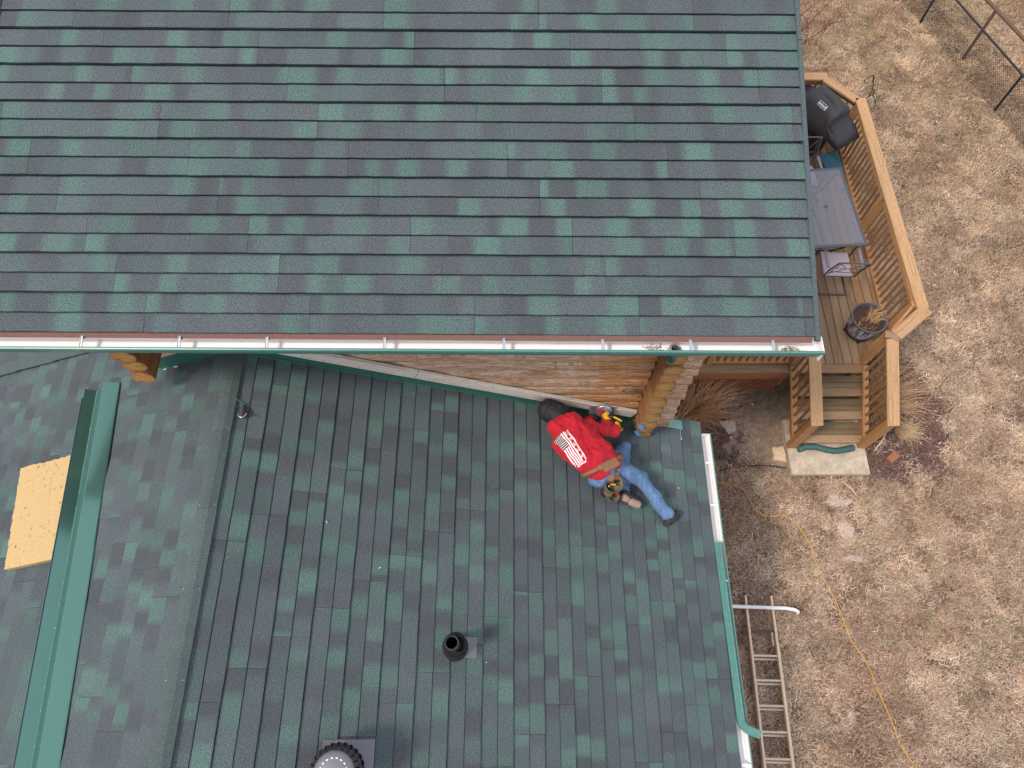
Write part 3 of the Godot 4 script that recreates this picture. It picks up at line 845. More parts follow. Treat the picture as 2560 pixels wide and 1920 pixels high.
	for s in [[4.155, 4.225, 0], [5.235, 5.285, 1]]:
		var rs := holder(d, "stair_railing")
		var t0 := Vector3(s[0], CAP, -4.70); var t1 := Vector3(s[1], 1.085, -3.62)
		part(rs, "rail_cap", board(t0 + Vector3(0, -0.019, 0.02), t1 + Vector3(0, -0.019, 0), Vector3.UP, 0.172, 0.038, 0.007, cedar(0.05)), M.wood)
		railing(rs, t0 + Vector3(0.0, -0.04, 0.02), t1 + Vector3(0.0, -0.03, -0.10), 8)
		part(rs, "newel_post", board(Vector3(s[1] - 0.005, 0.1, -3.68), Vector3(s[1] - 0.005, 1.07, -3.68), Vector3.BACK, 0.135, 0.092, 0.005, cedar()), M.wood)

# ---------- things on the deck
func build_deck_things() -> void:
	# covered grill
	var gr := thing("covered_grill", "barbecue grill under a fitted black cloth cover in the deck corner", "grill", Vector3(5.13, DECK, -8.98), 0.0)
	var ax := Vector3(0.53, 0, 0.85); var bx := Vector3(0.85, 0, -0.53)
	var rings := [[1.082, 0.0005, 0.0005, 0.5], [1.08, 0.26, 0.09, 0.25], [1.065, 0.305, 0.13, 0.22], [0.97, 0.325, 0.215, 0.22], [0.85, 0.345, 0.245, 0.22], [0.81, 0.45, 0.265, 0.4], [0.77, 0.60, 0.275, 0.4], [0.71, 0.665, 0.28, 0.4], [0.66, 0.66, 0.275, 0.4], [0.61, 0.64, 0.265, 0.4]]
	var mb := MB.new()
	var segs := 72
	for i in rings.size():
		var q: Array = rings[i]
		for k in segs:
			var an := TAU * k / segs
			var e: float = q[3]
			var cx := signf(cos(an)) * pow(absf(cos(an)), e); var cz := signf(sin(an)) * pow(absf(sin(an)), e)
			var low := clampf((1.0 - q[0]) * 2.0, 0.0, 1.0)
			var pl := 1.0 + low * (0.05 * nz.get_noise_2d(an * 3.0, q[0] * 0.8) + 0.035 * (absf(sin(an * 4.5 + 0.7)) - 0.5))
			var p: Vector3 = ax * (cx * q[1]) * pl + bx * (cz * q[2]) * pl
			p += (ax * cx + bx * cz) * 0.03 * (0.5 - absf(nz.get_noise_2d(an * 2.6 + 9.0, q[0] * 3.0)) * 2.0) * clampf((1.06 - q[0]) * 3.0, 0.0, 1.0)
			p.y = q[0] + nz.get_noise_2d(p.x * 4.0, p.z * 4.0) * 0.02 - (0.03 * maxf(0.0, -cz) if i < 4 else 0.0)
			if q[0] > 0.6 and q[0] < 0.9: p.y += 0.03 * sin(an * 5.0 + 1.0)
			mb.vert(p)
	for i in rings.size() - 1:
		for k in segs:
			var a := i * segs + k; var b := i * segs + (k + 1) % segs
			mb.tri(a, b, a + segs); mb.tri(b, b + segs, a + segs)
	var stool := SurfaceTool.new()
	stool.create_from(mb.mesh(), 0)
	stool.generate_normals(false)
	part(gr, "cover", stool.commit(), M.cover)
	part(gr, "cart", board(ax * -0.46 + Vector3(0, 0.34, 0), ax * 0.22 + Vector3(0, 0.34, 0), Vector3.UP, 0.30, 0.58, 0.01), M.black)
	for s in [-1, 1]:
		for e in [-1, 1]:
			part(gr, "cart_wheel", lathe([[0.0, -0.018], [0.035, -0.016], [0.04, 0.0], [0.035, 0.016], [0.0, 0.018]], 14, ax * (-0.12 + 0.3 * s) + bx * 0.12 * e + Vector3(0, 0.04, 0), ax), M.black)
	# printed name plate on the front of the cover
	var lg := holder(gr, "printed_logo")
	lg.position = ax * 0.03 - bx * 0.172 + Vector3(0, 1.03, 0)
	var up := (Vector3.UP * 0.62 - bx * 0.78).normalized()       # outward from the sloping front
	var ydir := (bx * 0.62 + Vector3.UP * 0.78).normalized()
	lg.basis = Basis(ax, -ydir.cross(ax).cross(ax).normalized() * -1.0, up).orthonormalized()
	var zt := ax.cross(ydir).normalized()
	if zt.dot(up) < 0: zt = -zt
	lg.basis = Basis(ax, zt.cross(ax), zt)
	lg.position += zt * 0.02
	var tm := TextMesh.new()
	var sf := SystemFont.new(); sf.font_names = PackedStringArray(["Droid Sans"]); sf.font_weight = 800
	tm.text = "weber"; tm.font = sf; tm.font_size = 32; tm.pixel_size = 0.0015; tm.depth = 0.002
	part(lg, "lettering", tm, M.white, Vector3(-0.012, 0, 0))
	var fr := MB.new()
	for q in [[Vector3(-0.085, 0.035, 0), Vector3(0.085, 0.035, 0)], [Vector3(-0.085, -0.035, 0), Vector3(0.085, -0.035, 0)], [Vector3(-0.085, -0.037, 0), Vector3(-0.085, 0.037, 0)], [Vector3(0.085, -0.037, 0), Vector3(0.085, 0.037, 0)]]:
		board(q[0], q[1], Vector3.BACK, 0.004, 0.002, 0.0004, fr)
	board(Vector3(0.071, -0.025, 0), Vector3(0.071, 0.024, 0), Vector3.BACK, 0.012, 0.002, 0.0004, fr)
	board(Vector3(0.060, 0.008, 0), Vector3(0.078, 0.008, 0), Vector3.BACK, 0.016, 0.002, 0.0004, fr)
	part(lg, "border", fr, M.white)

	# patio table
	var tb := thing("patio_table", "grey metal patio table with a frosted glass top", "table", Vector3(4.84, DECK, -7.09), 0.07)
	var hx := 0.45; var hz := 0.755
	var ty := 0.72
	for s in [-1, 1]:
		part(tb, "top_frame", board(Vector3(s * (hx - 0.025), ty - 0.015, -hz), Vector3(s * (hx - 0.025), ty - 0.015, hz), Vector3.UP, 0.05, 0.03, 0.008), M.frame)
		part(tb, "top_frame", board(Vector3(-hx + 0.05, ty - 0.015, s * (hz - 0.025)), Vector3(hx - 0.05, ty - 0.015, s * (hz - 0.025)), Vector3.UP, 0.05, 0.03, 0.008), M.frame)
	var pane := box(Vector3(0, ty - 0.006, 0), Vector3(hx * 2 - 0.09, 0.006, hz * 2 - 0.09), 0.001)
	part(tb, "glass_top", pane, M.glass)
	part(tb, "parasol_ring", lathe([[0.012, 0.0], [0.014, 0.004], [0.03, 0.005], [0.034, 0.0]], 20, Vector3(0, ty - 0.002, 0)), M.frame)
	for s in [-1, 1]:
		for e in [-1, 1]:
			part(tb, "leg", tube([Vector3(e * 0.38, ty - 0.03, s * 0.66), Vector3(e * 0.2, 0.4, s * 0.57), Vector3(e * 0.1, 0.3, s * 0.55), Vector3(e * 0.34, 0.012, s * 0.66)], 0.016, 8), M.black)
		part(tb, "brace", tube([Vector3(-0.16, 0.36, s * 0.56), Vector3(0.16, 0.36, s * 0.56)], 0.012, 6), M.black)
	part(tb, "stretcher", tube([Vector3(0, 0.36, -0.56), Vector3(0, 0.36, 0.56)], 0.014, 6), M.black)

	# patio chairs
	var ch := thing("patio_chair", "grey metal chair with pale lilac sling seat at the table end nearest the steps", "chair", Vector3(4.975, DECK, -6.19), -0.03, "patio chairs")
	make_chair(ch)
	var c2 := ch.duplicate()
	c2.name = "patio_chair_001"
	add_child(c2, true)
	c2.position = Vector3(4.70, DECK, -7.98); c2.rotation.y = PI + 0.06
	c2.set_meta("label", "grey metal sled chair with open wire back between the table and the covered grill")

	# teal cushion leaning behind the table
	var cu := MB.new()
	var n := 14
	var pts := []
	for s in [1.0, -1.0]:
		for i in n + 1:
			for j in n + 1:
				var u := i / float(n) * 2.0 - 1.0; var w := j / float(n) * 2.0 - 1.0
				var puff := pow(maxf(0.0, (1.0 - pow(absf(u), 2.6)) * (1.0 - pow(absf(w), 2.6))), 0.55)
				var pin := 1.0 - 0.06 * (1.0 - absf(u) * absf(w))
				cu.vert(Vector3(u * 0.21 * pin, s * (0.065 * puff + nz.get_noise_2d(u * 2, w * 2) * 0.006 * puff), w * 0.21 * pin))
	for s in 2:
		var b0 := s * (n + 1) * (n + 1)
		for i in n:
			for j in n:
				var a := b0 + i * (n + 1) + j
				cu.tri(a, a + 1, a + n + 1); cu.tri(a + 1, a + n + 2, a + n + 1)
	var cs := SurfaceTool.new(); cs.create_from(cu.mesh(), 0); cs.generate_normals()
	var cush := part(self, "cushion", cs.commit(), M.teal, Vector3(5.42, DECK + 0.175, -8.44))
	cush.rotation = Vector3(0.42, 0.45, -0.22)
	tag(cush, "square teal cushion lying by the railing between table and grill", "cushion")

	# planter
	var po := thing("planter_pot", "round grey streaked planter with dry grass stubble on the deck", "planter", Vector3(5.262, DECK, -5.285))
	var pr := RandomNumberGenerator.new(); pr.seed = 8
	part(po, "pot", lathe([[0.0, 0.07], [0.17, 0.07], [0.185, 0.08], [0.215, 0.16], [0.235, 0.27], [0.245, 0.37], [0.247, 0.40], [0.262, 0.405], [0.264, 0.43], [0.258, 0.437], [0.242, 0.435], [0.238, 0.40], [0.225, 0.30]], 48, Vector3.ZERO, Vector3.UP, null, func(i, k):
		var st := nz.get_noise_2d((k % 48) * 2.3, i * 0.25)
		return Color(0.055, 0.05, 0.06).lerp(Color(0.50, 0.45, 0.50), clampf(0.5 + st * 1.7, 0, 1)) if i < 6 else Color(0.12, 0.11, 0.13)), mat(Color(1, 1, 1), 0.6))
	part(po, "soil", lathe([[0.0, 0.375], [0.1, 0.372], [0.19, 0.366], [0.231, 0.352]], 28), M.soil)
	var bl := MB.new()
	for k in 150:
		var c := Vector3(0.07, 0.36, -0.03) if k < 120 else Vector3(-0.06, 0.36, 0.1)
		var an := pr.randf() * TAU
		var q := c + Vector3(cos(an), 0, sin(an)) * sqrt(pr.randf()) * (0.10 if k < 120 else 0.12)
		var l := pr.randf_range(0.06, 0.20) if k < 120 else pr.randf_range(0.03, 0.09)
		var tip := q + Vector3(pr.randfn(0.25, 0.5), 1.0, pr.randfn(-0.1, 0.5)).normalized() * l
		bl.tint = Color(0.85, 0.62, 0.33).lerp(Color(0.45, 0.24, 0.10), pr.randf() * 0.8)
		tube([q, q.lerp(tip, 0.5) + Vector3(0, 0.01, 0), tip], [0.0032, 0.003, 0.0016], 4, bl, false)
	var gb := part(po, "dry_stubble", bl, M.straw)
	gb.set_meta("kind", "stuff")
	part(po, "caddy", lathe([[0.0, 0.045], [0.19, 0.045], [0.2, 0.055], [0.19, 0.068], [0.0, 0.068]], 24), M.black)
	for k in 4:
		var an := TAU * (k + 0.1) / 4.0
		part(po, "caster", lathe([[0.0, -0.016], [0.022, -0.014], [0.024, 0.0], [0.022, 0.014], [0.0, 0.016]], 14, Vector3(cos(an) * 0.19, 0.0245, sin(an) * 0.19), Vector3(sin(an), 0, cos(an))), M.black)

	var can := thing("drink_can", "small black and white can standing by the railing beside the cushion", "can", Vector3(5.60, DECK, -8.02))
	part(can, "can_body", lathe([[0.0, 0.0], [0.03, 0.0], [0.033, 0.008], [0.033, 0.085], [0.028, 0.1]], 16), M.black)
	part(can, "can_top", lathe([[0.033, 0.09], [0.028, 0.112], [0.0, 0.112]], 16), M.white)

	# scrolled hanger on the railing corner
	var hk := thing("plant_hanger", "black scrolled iron plant hanger fixed to the railing corner", "hanger")
	var z := -9.35
	var P := func(x: float, y: float) -> Vector3: return Vector3(x, y, z)
	part(hk, "stem", tube([Vector3(5.80, 1.60, -9.2), P.call(5.93, 1.46), P.call(5.965, 1.53), P.call(5.958, 1.647), P.call(5.93, 1.74), P.call(5.88, 1.85), P.call(5.84, 1.95)], 0.0075, 6), M.black)
	part(hk, "scroll", tube([P.call(5.84, 1.935), P.call(5.792, 1.92), P.call(5.75, 1.885), P.call(5.742, 1.845), P.call(5.763, 1.80), P.call(5.80, 1.785), P.call(5.815, 1.81)], [0.0075, 0.0075, 0.007, 0.007, 0.006, 0.006, 0.008], 6), M.black)
	part(hk, "scroll", tube([P.call(5.953, 1.50), P.call(5.985, 1.535), P.call(6.03, 1.53), P.call(6.098, 1.45), P.call(6.15, 1.34), P.call(6.155, 1.265), P.call(6.125, 1.24), P.call(6.10, 1.28)], [0.007, 0.007, 0.007, 0.007, 0.007, 0.006, 0.006, 0.008], 6), M.black)
	for q in [[P.call(5.86, 1.92), P.call(5.88, 1.80)], [P.call(5.975, 1.68), P.call(6.0, 1.55)]]:
		var lv := MB.new()
		tube([q[0], q[0].lerp(q[1], 0.3) + Vector3(0.012, 0, 0), q[0].lerp(q[1], 0.75) + Vector3(0.008, 0, 0), q[1]], [0.003, 0.02, 0.018, 0.002], 7, lv, true, 0.4)
		part(hk, "iron_leaf", lv, M.black)

func make_chair(c: Node3D) -> void:
	# sitter faces -z; sled base, flat arms, wire back
	var w := 0.255
	var f: Material = M.frame
	part(c, "seat", board(Vector3(-0.03, 0.435, -0.24), Vector3(-0.03, 0.42, 0.17), Vector3.UP, 0.42, 0.022, 0.008), M.sling)
	for s in [-1, 1]:
		part(c, "base_rail", tube([Vector3(s * w, 0.016, 0.245), Vector3(s * w, 0.014, -0.24), Vector3(s * w, 0.05, -0.285), Vector3(s * w, 0.38, -0.26), Vector3(s * w, 0.60, -0.25), Vector3(s * w, 0.625, -0.22)], 0.014, 8), f)
		part(c, "arm", board(Vector3(s * w, 0.64, -0.27), Vector3(s * w, 0.635, 0.17), Vector3.UP, 0.046, 0.014, 0.004), mat(Color(0.22, 0.19, 0.205), 0.5))
		part(c, "back_post", tube([Vector3(s * 0.235, 0.40, 0.16), Vector3(s * 0.235, 0.62, 0.20), Vector3(s * 0.235, 0.93, 0.30)], 0.012, 8), f)
		part(c, "back_wire", tube([Vector3(s * 0.195, 0.45, 0.17), Vector3(s * 0.195, 0.62, 0.205), Vector3(s * 0.195, 0.91, 0.295)], 0.006, 6), f)
		part(c, "back_wire", tube([Vector3(s * 0.195, 0.50, 0.178), Vector3(s * 0.08, 0.60, 0.20), Vector3(s * 0.03, 0.68, 0.222), Vector3(s * 0.08, 0.76, 0.246), Vector3(s * 0.195, 0.88, 0.285)], 0.006, 6), f)
	part(c, "base_bar", tube([Vector3(-w, 0.016, 0.245), Vector3(w, 0.016, 0.245)], 0.014, 8), f)
	part(c, "seat_bar", tube([Vector3(-w, 0.40, -0.25), Vector3(w, 0.40, -0.25)], 0.012, 8), f)
	part(c, "seat_bar", tube([Vector3(-0.235, 0.40, 0.165), Vector3(0.235, 0.40, 0.165)], 0.012, 8), f)
	part(c, "back_bar", tube([Vector3(-0.245, 0.925, 0.298), Vector3(0, 0.94, 0.304), Vector3(0.245, 0.925, 0.298)], 0.013, 8), f)
	part(c, "back_wire", tube([Vector3(-0.195, 0.69, 0.225), Vector3(0.195, 0.67, 0.22)], 0.006, 6), f)
	part(c, "back_wire", tube([Vector3(-0.195, 0.56, 0.192), Vector3(0.0, 0.54, 0.19), Vector3(0.195, 0.56, 0.192)], 0.006, 6), f)


# ---------- the yard
func in_poly(p: Vector2, poly: PackedVector2Array) -> bool:
	return Geometry2D.is_point_in_polygon(p, poly)

var mulch_poly := PackedVector2Array([Vector2(5.25, -3.5), Vector2(5.36, -3.28), Vector2(5.62, -3.12), Vector2(6.0, -3.2), Vector2(6.42, -3.18), Vector2(6.6, -3.56), Vector2(6.74, -4.04), Vector2(6.66, -4.6), Vector2(6.4, -5.2), Vector2(6.1, -5.6), Vector2(5.7, -5.4), Vector2(5.3, -4.8)])
var bare_poly := PackedVector2Array([Vector2(2.0, -4.7), Vector2(4.35, -4.7), Vector2(4.3, -3.4), Vector2(4.0, -3.33), Vector2(3.4, -3.36), Vector2(3.0, -3.24), Vector2(2.2, -3.1)])

func zone(x: float, z: float) -> Vector2:
	# x: share of bare soil, y: share of bark mulch
	var wx := x + nz.get_noise_2d(x * 2.2, z * 2.2) * 0.22 + nz.get_noise_2d(x * 9.0, z * 9.0) * 0.06
	var wz := z + nz.get_noise_2d(x * 2.2 + 50.0, z * 2.2) * 0.22 + nz.get_noise_2d(x * 9.0, z * 9.0 + 70.0) * 0.06
	var p := Vector2(wx, wz)
	var m := 1.0 if in_poly(p, mulch_poly) else 0.0
	var b := 1.0 if in_poly(p, bare_poly) else 0.0
	if b > 0.0 and x < 3.35 + nz.get_noise_2d(x * 3.0, z * 3.0 + 9.0) * 0.5 and m == 0.0: m = 0.7
	if x > 1.5 and x < 5.72 and z < -4.75: b = 1.0
	return Vector2(b, m)

func build_ground() -> void:
	var xs := [-140.0, -60.0, -25.0, -9.0, -3.0, 0.0]
	var x := 1.5
	while x < 10.6: xs.append(x); x += 0.055
	xs.append_array([11.5, 13.0, 17.0, 30.0, 70.0, 140.0])
	var zsl := [-140.0, -60.0, -30.0, -20.0, -17.0]
	var z := -15.0
	while z < 1.6: zsl.append(z); z += 0.055
	zsl.append_array([2.5, 4.0, 8.0, 20.0, 60.0, 140.0])
	var mb := MB.new()
	for zz in zsl:
		for xx in xs:
			var zo := zone(xx, zz)
			var a := nz.get_noise_2d(xx * 0.7, zz * 0.7); var b := nz.get_noise_2d(xx * 6.0 + 30.0, zz * 6.0); var g := nz.get_noise_2d(xx * 17.0, zz * 17.0)
			var h := a * 0.012 + b * 0.008 + g * 0.005 - 0.012
			var turf := Color(0.115, 0.065, 0.045).lerp(Color(0.19, 0.115, 0.08), clampf(0.5 + a * 0.7 + b * 0.9, 0, 1)) * (1.0 + g * 0.5)
			var soil := Color(0.26, 0.185, 0.145).lerp(Color(0.15, 0.115, 0.075), clampf(0.3 + a * 1.3 + b * 0.8, 0, 1)) * (1.0 + g * 0.45)
			var bark := Color(0.095, 0.055, 0.045) * (1.0 + g * 0.9)
			var c := turf.lerp(soil, zo.x).lerp(bark, zo.y)
			mb.vert(Vector3(xx, h, zz), Vector2.ZERO, Color(maxf(c.r, 0.01), maxf(c.g, 0.01), maxf(c.b, 0.01)) * 1.4)
	var w := xs.size()
	for j in zsl.size() - 1:
		for i in w - 1:
			var k := j * w + i
			mb.tri(k, k + 1, k + w); mb.tri(k + 1, k + w + 1, k + w)
	var gm := mat(Color(1, 1, 1), 1.0, M.rocky, 3.1)
	var o := part(self, "ground", mb, gm)
	o.set_meta("kind", "structure")

func blade(mb: MB, p: Vector3, d: Vector3, l: float, w: float, lift: float, c: Color) -> void:
	# a bent blade of two quads and a tip
	var s := d.cross(Vector3.UP).normalized() * w
	var a := p; var m := p + d * l * 0.5 + Vector3(0, lift, 0); var e := p + d * l + Vector3(0, lift * 0.35, 0)
	var i := mb.vert(a - s, Vector2.ZERO, c); mb.vert(a + s, Vector2.ZERO, c); mb.vert(m - s, Vector2.ZERO, c); mb.vert(m + s, Vector2.ZERO, c); mb.vert(e, Vector2.ZERO, c * 1.1)
	mb.tri(i, i + 1, i + 2); mb.tri(i + 1, i + 3, i + 2); mb.tri(i + 2, i + 3, i + 4)

func scatter(called: String, label: String, category: String, mesh: Mesh, material: Material, places: Array, tints: Array) -> void:
	var mm := MultiMesh.new()
	mm.transform_format = MultiMesh.TRANSFORM_3D
	mm.use_colors = true
	mm.mesh = mesh
	mm.instance_count = places.size()
	for i in places.size():
		mm.set_instance_transform(i, places[i]); mm.set_instance_color(i, tints[i])
	var o := MultiMeshInstance3D.new()
	o.name = called; o.multimesh = mm; o.material_override = material
	add_child(o, true)
	o.set_meta("kind", "stuff"); o.set_meta("label", label); o.set_meta("category", category)

func build_turf() -> void:
	var r := RandomNumberGenerator.new(); r.seed = 77
	var tuft := MB.new()
	for k in 30:
		var p := Vector3(r.randfn(0, 0.05), r.randf_range(0.0, 0.014), r.randfn(0, 0.05))
		var an := r.randf() * TAU
		var d := Vector3(cos(an), r.randf_range(-0.05, 0.45), sin(an)).normalized()
		blade(tuft, p, d, r.randf_range(0.03, 0.10), r.randf_range(0.0017, 0.0036), r.randf_range(0.004, 0.026), Color.WHITE * (r.randf_range(0.35, 1.1) if r.randf() < 0.6 else r.randf_range(1.1, 1.9)))
	var tm := tuft.mesh()
	var places := []; var tints := []
	var n := 0
	while n < 46000:
		var x := r.randf_range(2.0, 11.0); var z := r.randf_range(-14.6, 1.4)
		n += 1
		var zo := zone(x, z)
		if (x < 5.7 and z < -4.6) or (x > 4.1 and x < 5.38 and z < -3.2 and z > -4.8): continue
		var keep := 1.0 - zo.y * 0.99 - zo.x * 0.95
		if r.randf() > keep: continue
		var low := nz.get_noise_2d(x * 2.6 + 4.0, z * 2.6)
		if low < -0.22 and r.randf() < 0.8: continue
		var s := r.randf_range(0.7, 1.35)
		places.append(Transform3D(Basis(Vector3.UP, r.randf() * TAU).scaled(Vector3(s, s * r.randf_range(0.6, 1.3), s)), Vector3(x, -0.004, z)))
		var big := nz.get_noise_2d(x * 0.55 + 11.0, z * 0.55)
		var mid := nz.get_noise_2d(x * 4.0, z * 4.0 + 80.0)
		var far := clampf((-z - 4.0) / 8.0, 0.0, 1.0)
		var c := Color(0.46, 0.305, 0.215).lerp(Color(0.63, 0.465, 0.34), clampf(0.4 + big * 1.2 + mid * 0.9, 0, 1))
		c = c.lerp(Color(0.27, 0.165, 0.115), clampf(-mid * 1.5 + r.randfn(-0.1, 0.25), 0, 0.9))
		if r.randf() < 0.05: c = Color(0.66, 0.53, 0.42)
		if r.randf() < 0.035: c = Color(0.29, 0.25, 0.11)
		c = c.lerp(c * Color(1.0, 0.97, 0.86), far)
		var patch := 1.0 + 0.32 * nz.get_noise_2d(x * 1.1 + 200.0, z * 1.1) + 0.25 * nz.get_noise_2d(x * 3.1, z * 3.1 + 300.0)
		tints.append(c * patch * r.randf_range(0.55, 1.4))
	scatter("dormant_grass", "short dormant brown lawn grass covering the yard", "grass", tm, M.straw, places, tints)
	# pale straw stars standing out of the turf
	var star := MB.new()
	for k in 26:
		var an := r.randf() * TAU
		blade(star, Vector3(r.randfn(0, 0.012), 0.005, r.randfn(0, 0.012)), Vector3(cos(an), r.randf_range(0.1, 0.8), sin(an)).normalized(), r.randf_range(0.05, 0.13), r.randf_range(0.0012, 0.0024), r.randf_range(0.005, 0.03), Color.WHITE * r.randf_range(0.6, 1.3))
	places = []; tints = []
	for k in 2600:
		var x := r.randf_range(2.4, 10.8); var z := r.randf_range(-14.0, 1.2)
		var zo := zone(x, z)
		if zo.x > 0.5 or zo.y > 0.3 or (x < 5.8 and z < -4.6) or (x > 4.1 and x < 5.38 and z < -3.2 and z > -4.8): continue
		if nz.get_noise_2d(x * 1.2 + 90.0, z * 1.2) < r.randf_range(-0.1, 0.45): continue
		var s := r.randf_range(0.5, 1.15)
		places.append(Transform3D(Basis(Vector3.UP, r.randf() * TAU).scaled(Vector3(s, s, s)), Vector3(x, 0.0, z)))
		tints.append(Color(0.72, 0.60, 0.49) * r.randf_range(0.75, 1.1))
	scatter("straw_tufts_grass", "pale straw tufts standing out of the dormant lawn", "grass", star.mesh(), M.straw, places, tints)
	# curled leaves, most of them towards the wire fence
	var leaf := MB.new()
	for q in [[Vector3(-0.02, 0.002, 0), Vector3(0, 0.012, 0.011), Vector3(0.022, 0.004, 0)], [Vector3(-0.02, 0.002, 0), Vector3(0.022, 0.004, 0), Vector3(0.002, 0.010, -0.011)]]:
		leaf.facet(q[0], q[1], q[2])
	places = []; tints = []
	for k in 7600:
		var x := r.randf_range(5.0, 11.0) if k < 7000 else r.randf_range(2.4, 9.0)
		var z := r.randf_range(-14.6, -2.0) if k < 7000 else r.randf_range(-8.0, 1.2)
		if k < 7000 and r.randf() > clampf((x - 5.0) * 0.13 + (-z - 5.0) * 0.09, 0.03, 1.0): continue
		if (x < 5.85 and z < -4.6) or (x > 4.1 and x < 5.38 and z < -3.2 and z > -4.8): continue
		var s := r.randf_range(0.4, 1.35)
		places.append(Transform3D(Basis(Vector3(r.randfn(0, 0.3), 1, r.randfn(0, 0.3)).normalized(), r.randf() * TAU).scaled(Vector3(s, s, s)), Vector3(x, 0.012, z)))
		tints.append(Color(0.62, 0.47, 0.37).lerp(Color(0.80, 0.72, 0.66), pow(r.randf(), 2.0)) if r.randf() < 0.62 else Color(0.28, 0.13, 0.09))
	scatter("fallen_leaves", "pale curled fallen leaves scattered over the lawn", "leaves", leaf.mesh(), M.straw, places, tints)
	# bark chips
	var chip := MB.new()
	board(Vector3(-0.02, 0.004, 0), Vector3(0.02, 0.006, 0), Vector3(0.1, 1, 0.2), 0.010, 0.005, 0.0015, chip)
	places = []; tints = []
	for k in 42000:
		var x := r.randf_range(2.1, 6.8); var z := r.randf_range(-5.8, -2.95)
		var zo := zone(x, z)
		if (x < 5.7 and z < -4.72) or (x > 4.15 and x < 5.33 and z < -3.22 and z > -4.2): continue
		if r.randf() > zo.y * 0.9 + zo.x * 0.02: continue
		var s := r.randf_range(0.4, 1.2)
		places.append(Transform3D(Basis(Vector3(r.randfn(0, 0.35), 1, r.randfn(0, 0.35)).normalized(), r.randf() * TAU).scaled(Vector3(s, s, s * r.randf_range(0.5, 1.4))), Vector3(x, r.randf_range(0.0, 0.014), z)))
		var c := Color(0.115, 0.06, 0.05).lerp(Color(0.20, 0.12, 0.10), r.randf())
		if r.randf() < 0.06: c = Color(0.36, 0.27, 0.23)
		tints.append(c)
	scatter("bark_mulch_debris", "dark brown bark chips in the beds beside the steps", "mulch", chip.mesh(), M.plain, places, tints)

func grass_clump(called: String, label: String, at: Vector3, n: int, h: float, lean: Vector3, spread: float, c0: Color, c1: Color, sd: int, group := "ornamental grasses") -> void:
	var r := RandomNumberGenerator.new(); r.seed = sd
	var t := thing(called, label, "plant", at, 0.0, group)
	var mb := MB.new(); var base := MB.new()
	for k in n:
		var an := r.randf() * TAU
		var p := Vector3(cos(an), 0, sin(an)) * sqrt(r.randf()) * spread * 0.35
		var d := (Vector3(cos(an) * r.randf() * 0.55 + r.randfn(0, 0.22), 1.0, sin(an) * r.randf() * 0.55 + r.randfn(0, 0.22)) + lean * r.randf_range(0.5, 1.3)).normalized()
		var l := h * r.randf_range(0.45, 1.1)
		var droop := Vector3(d.x, 0, d.z) * l * r.randf_range(0.05, 0.6) + Vector3(r.randfn(0, 0.08), -l * r.randf_range(0.0, 0.34), r.randfn(0, 0.08))
		mb.tint = c0.lerp(c1, r.randf())
		var w := r.randf_range(0.0016, 0.0034)
		tube([p, p + d * l * 0.35, p + d * l * 0.7 + droop * 0.35, p + d * l + droop], [w, w, w * 0.8, w * 0.35], 3, mb, false)
	part(t, "blades", mb, M.straw)
	for k in 40:
		var an := r.randf() * TAU
		base.tint = c1 * r.randf_range(0.5, 0.9)
		var p := Vector3(cos(an), 0, sin(an)) * r.randf() * spread * 0.4
		tube([p, p + Vector3(r.randfn(0, 0.02), 0.07, r.randfn(0, 0.02))], [0.005, 0.003], 4, base, false)
	part(t, "crown", base, M.straw)

func stone(called: String, label: String, c: Vector3, pts: Array, h: float, m: Material, sd: int, category := "stone", group := "") -> void:
	# a flat stone with a broken outline (points around c) and an uneven top
	var mb := MB.new()
	var n := pts.size()
	var fine := []
	for i in n:
		var a: Vector2 = pts[i]; var b: Vector2 = pts[(i + 1) % n]
		for q in 5:
			var p := a.lerp(b, q / 5.0)
			fine.append(p + Vector2(nz.get_noise_2d(p.x * 30.0 + sd, p.y * 30.0), nz.get_noise_2d(p.x * 30.0, p.y * 30.0 + sd)) * 0.02)
	var rows := [[1.0, -0.03], [1.0, h * 0.6], [0.95, h], [0.6, h + 0.004], [0.25, h + 0.003], [0.0, h]]
	for q in rows.size():
		for p in fine:
			var s: float = rows[q][0]
			mb.vert(Vector3(p.x * s, rows[q][1] + (nz.get_noise_2d(p.x * s * 22.0 + sd, p.y * s * 22.0) * 0.012 if q > 1 else 0.0), p.y * s))
	var w := fine.size()
	for q in rows.size() - 1:
		for k in w:
			var a: int = q * w + k; var b: int = q * w + (k + 1) % w
			mb.tri(a, b, a + w); mb.tri(b, b + w, a + w)
	var o := part(self, called, mb, m, c)
	tag(o, label, category, group)

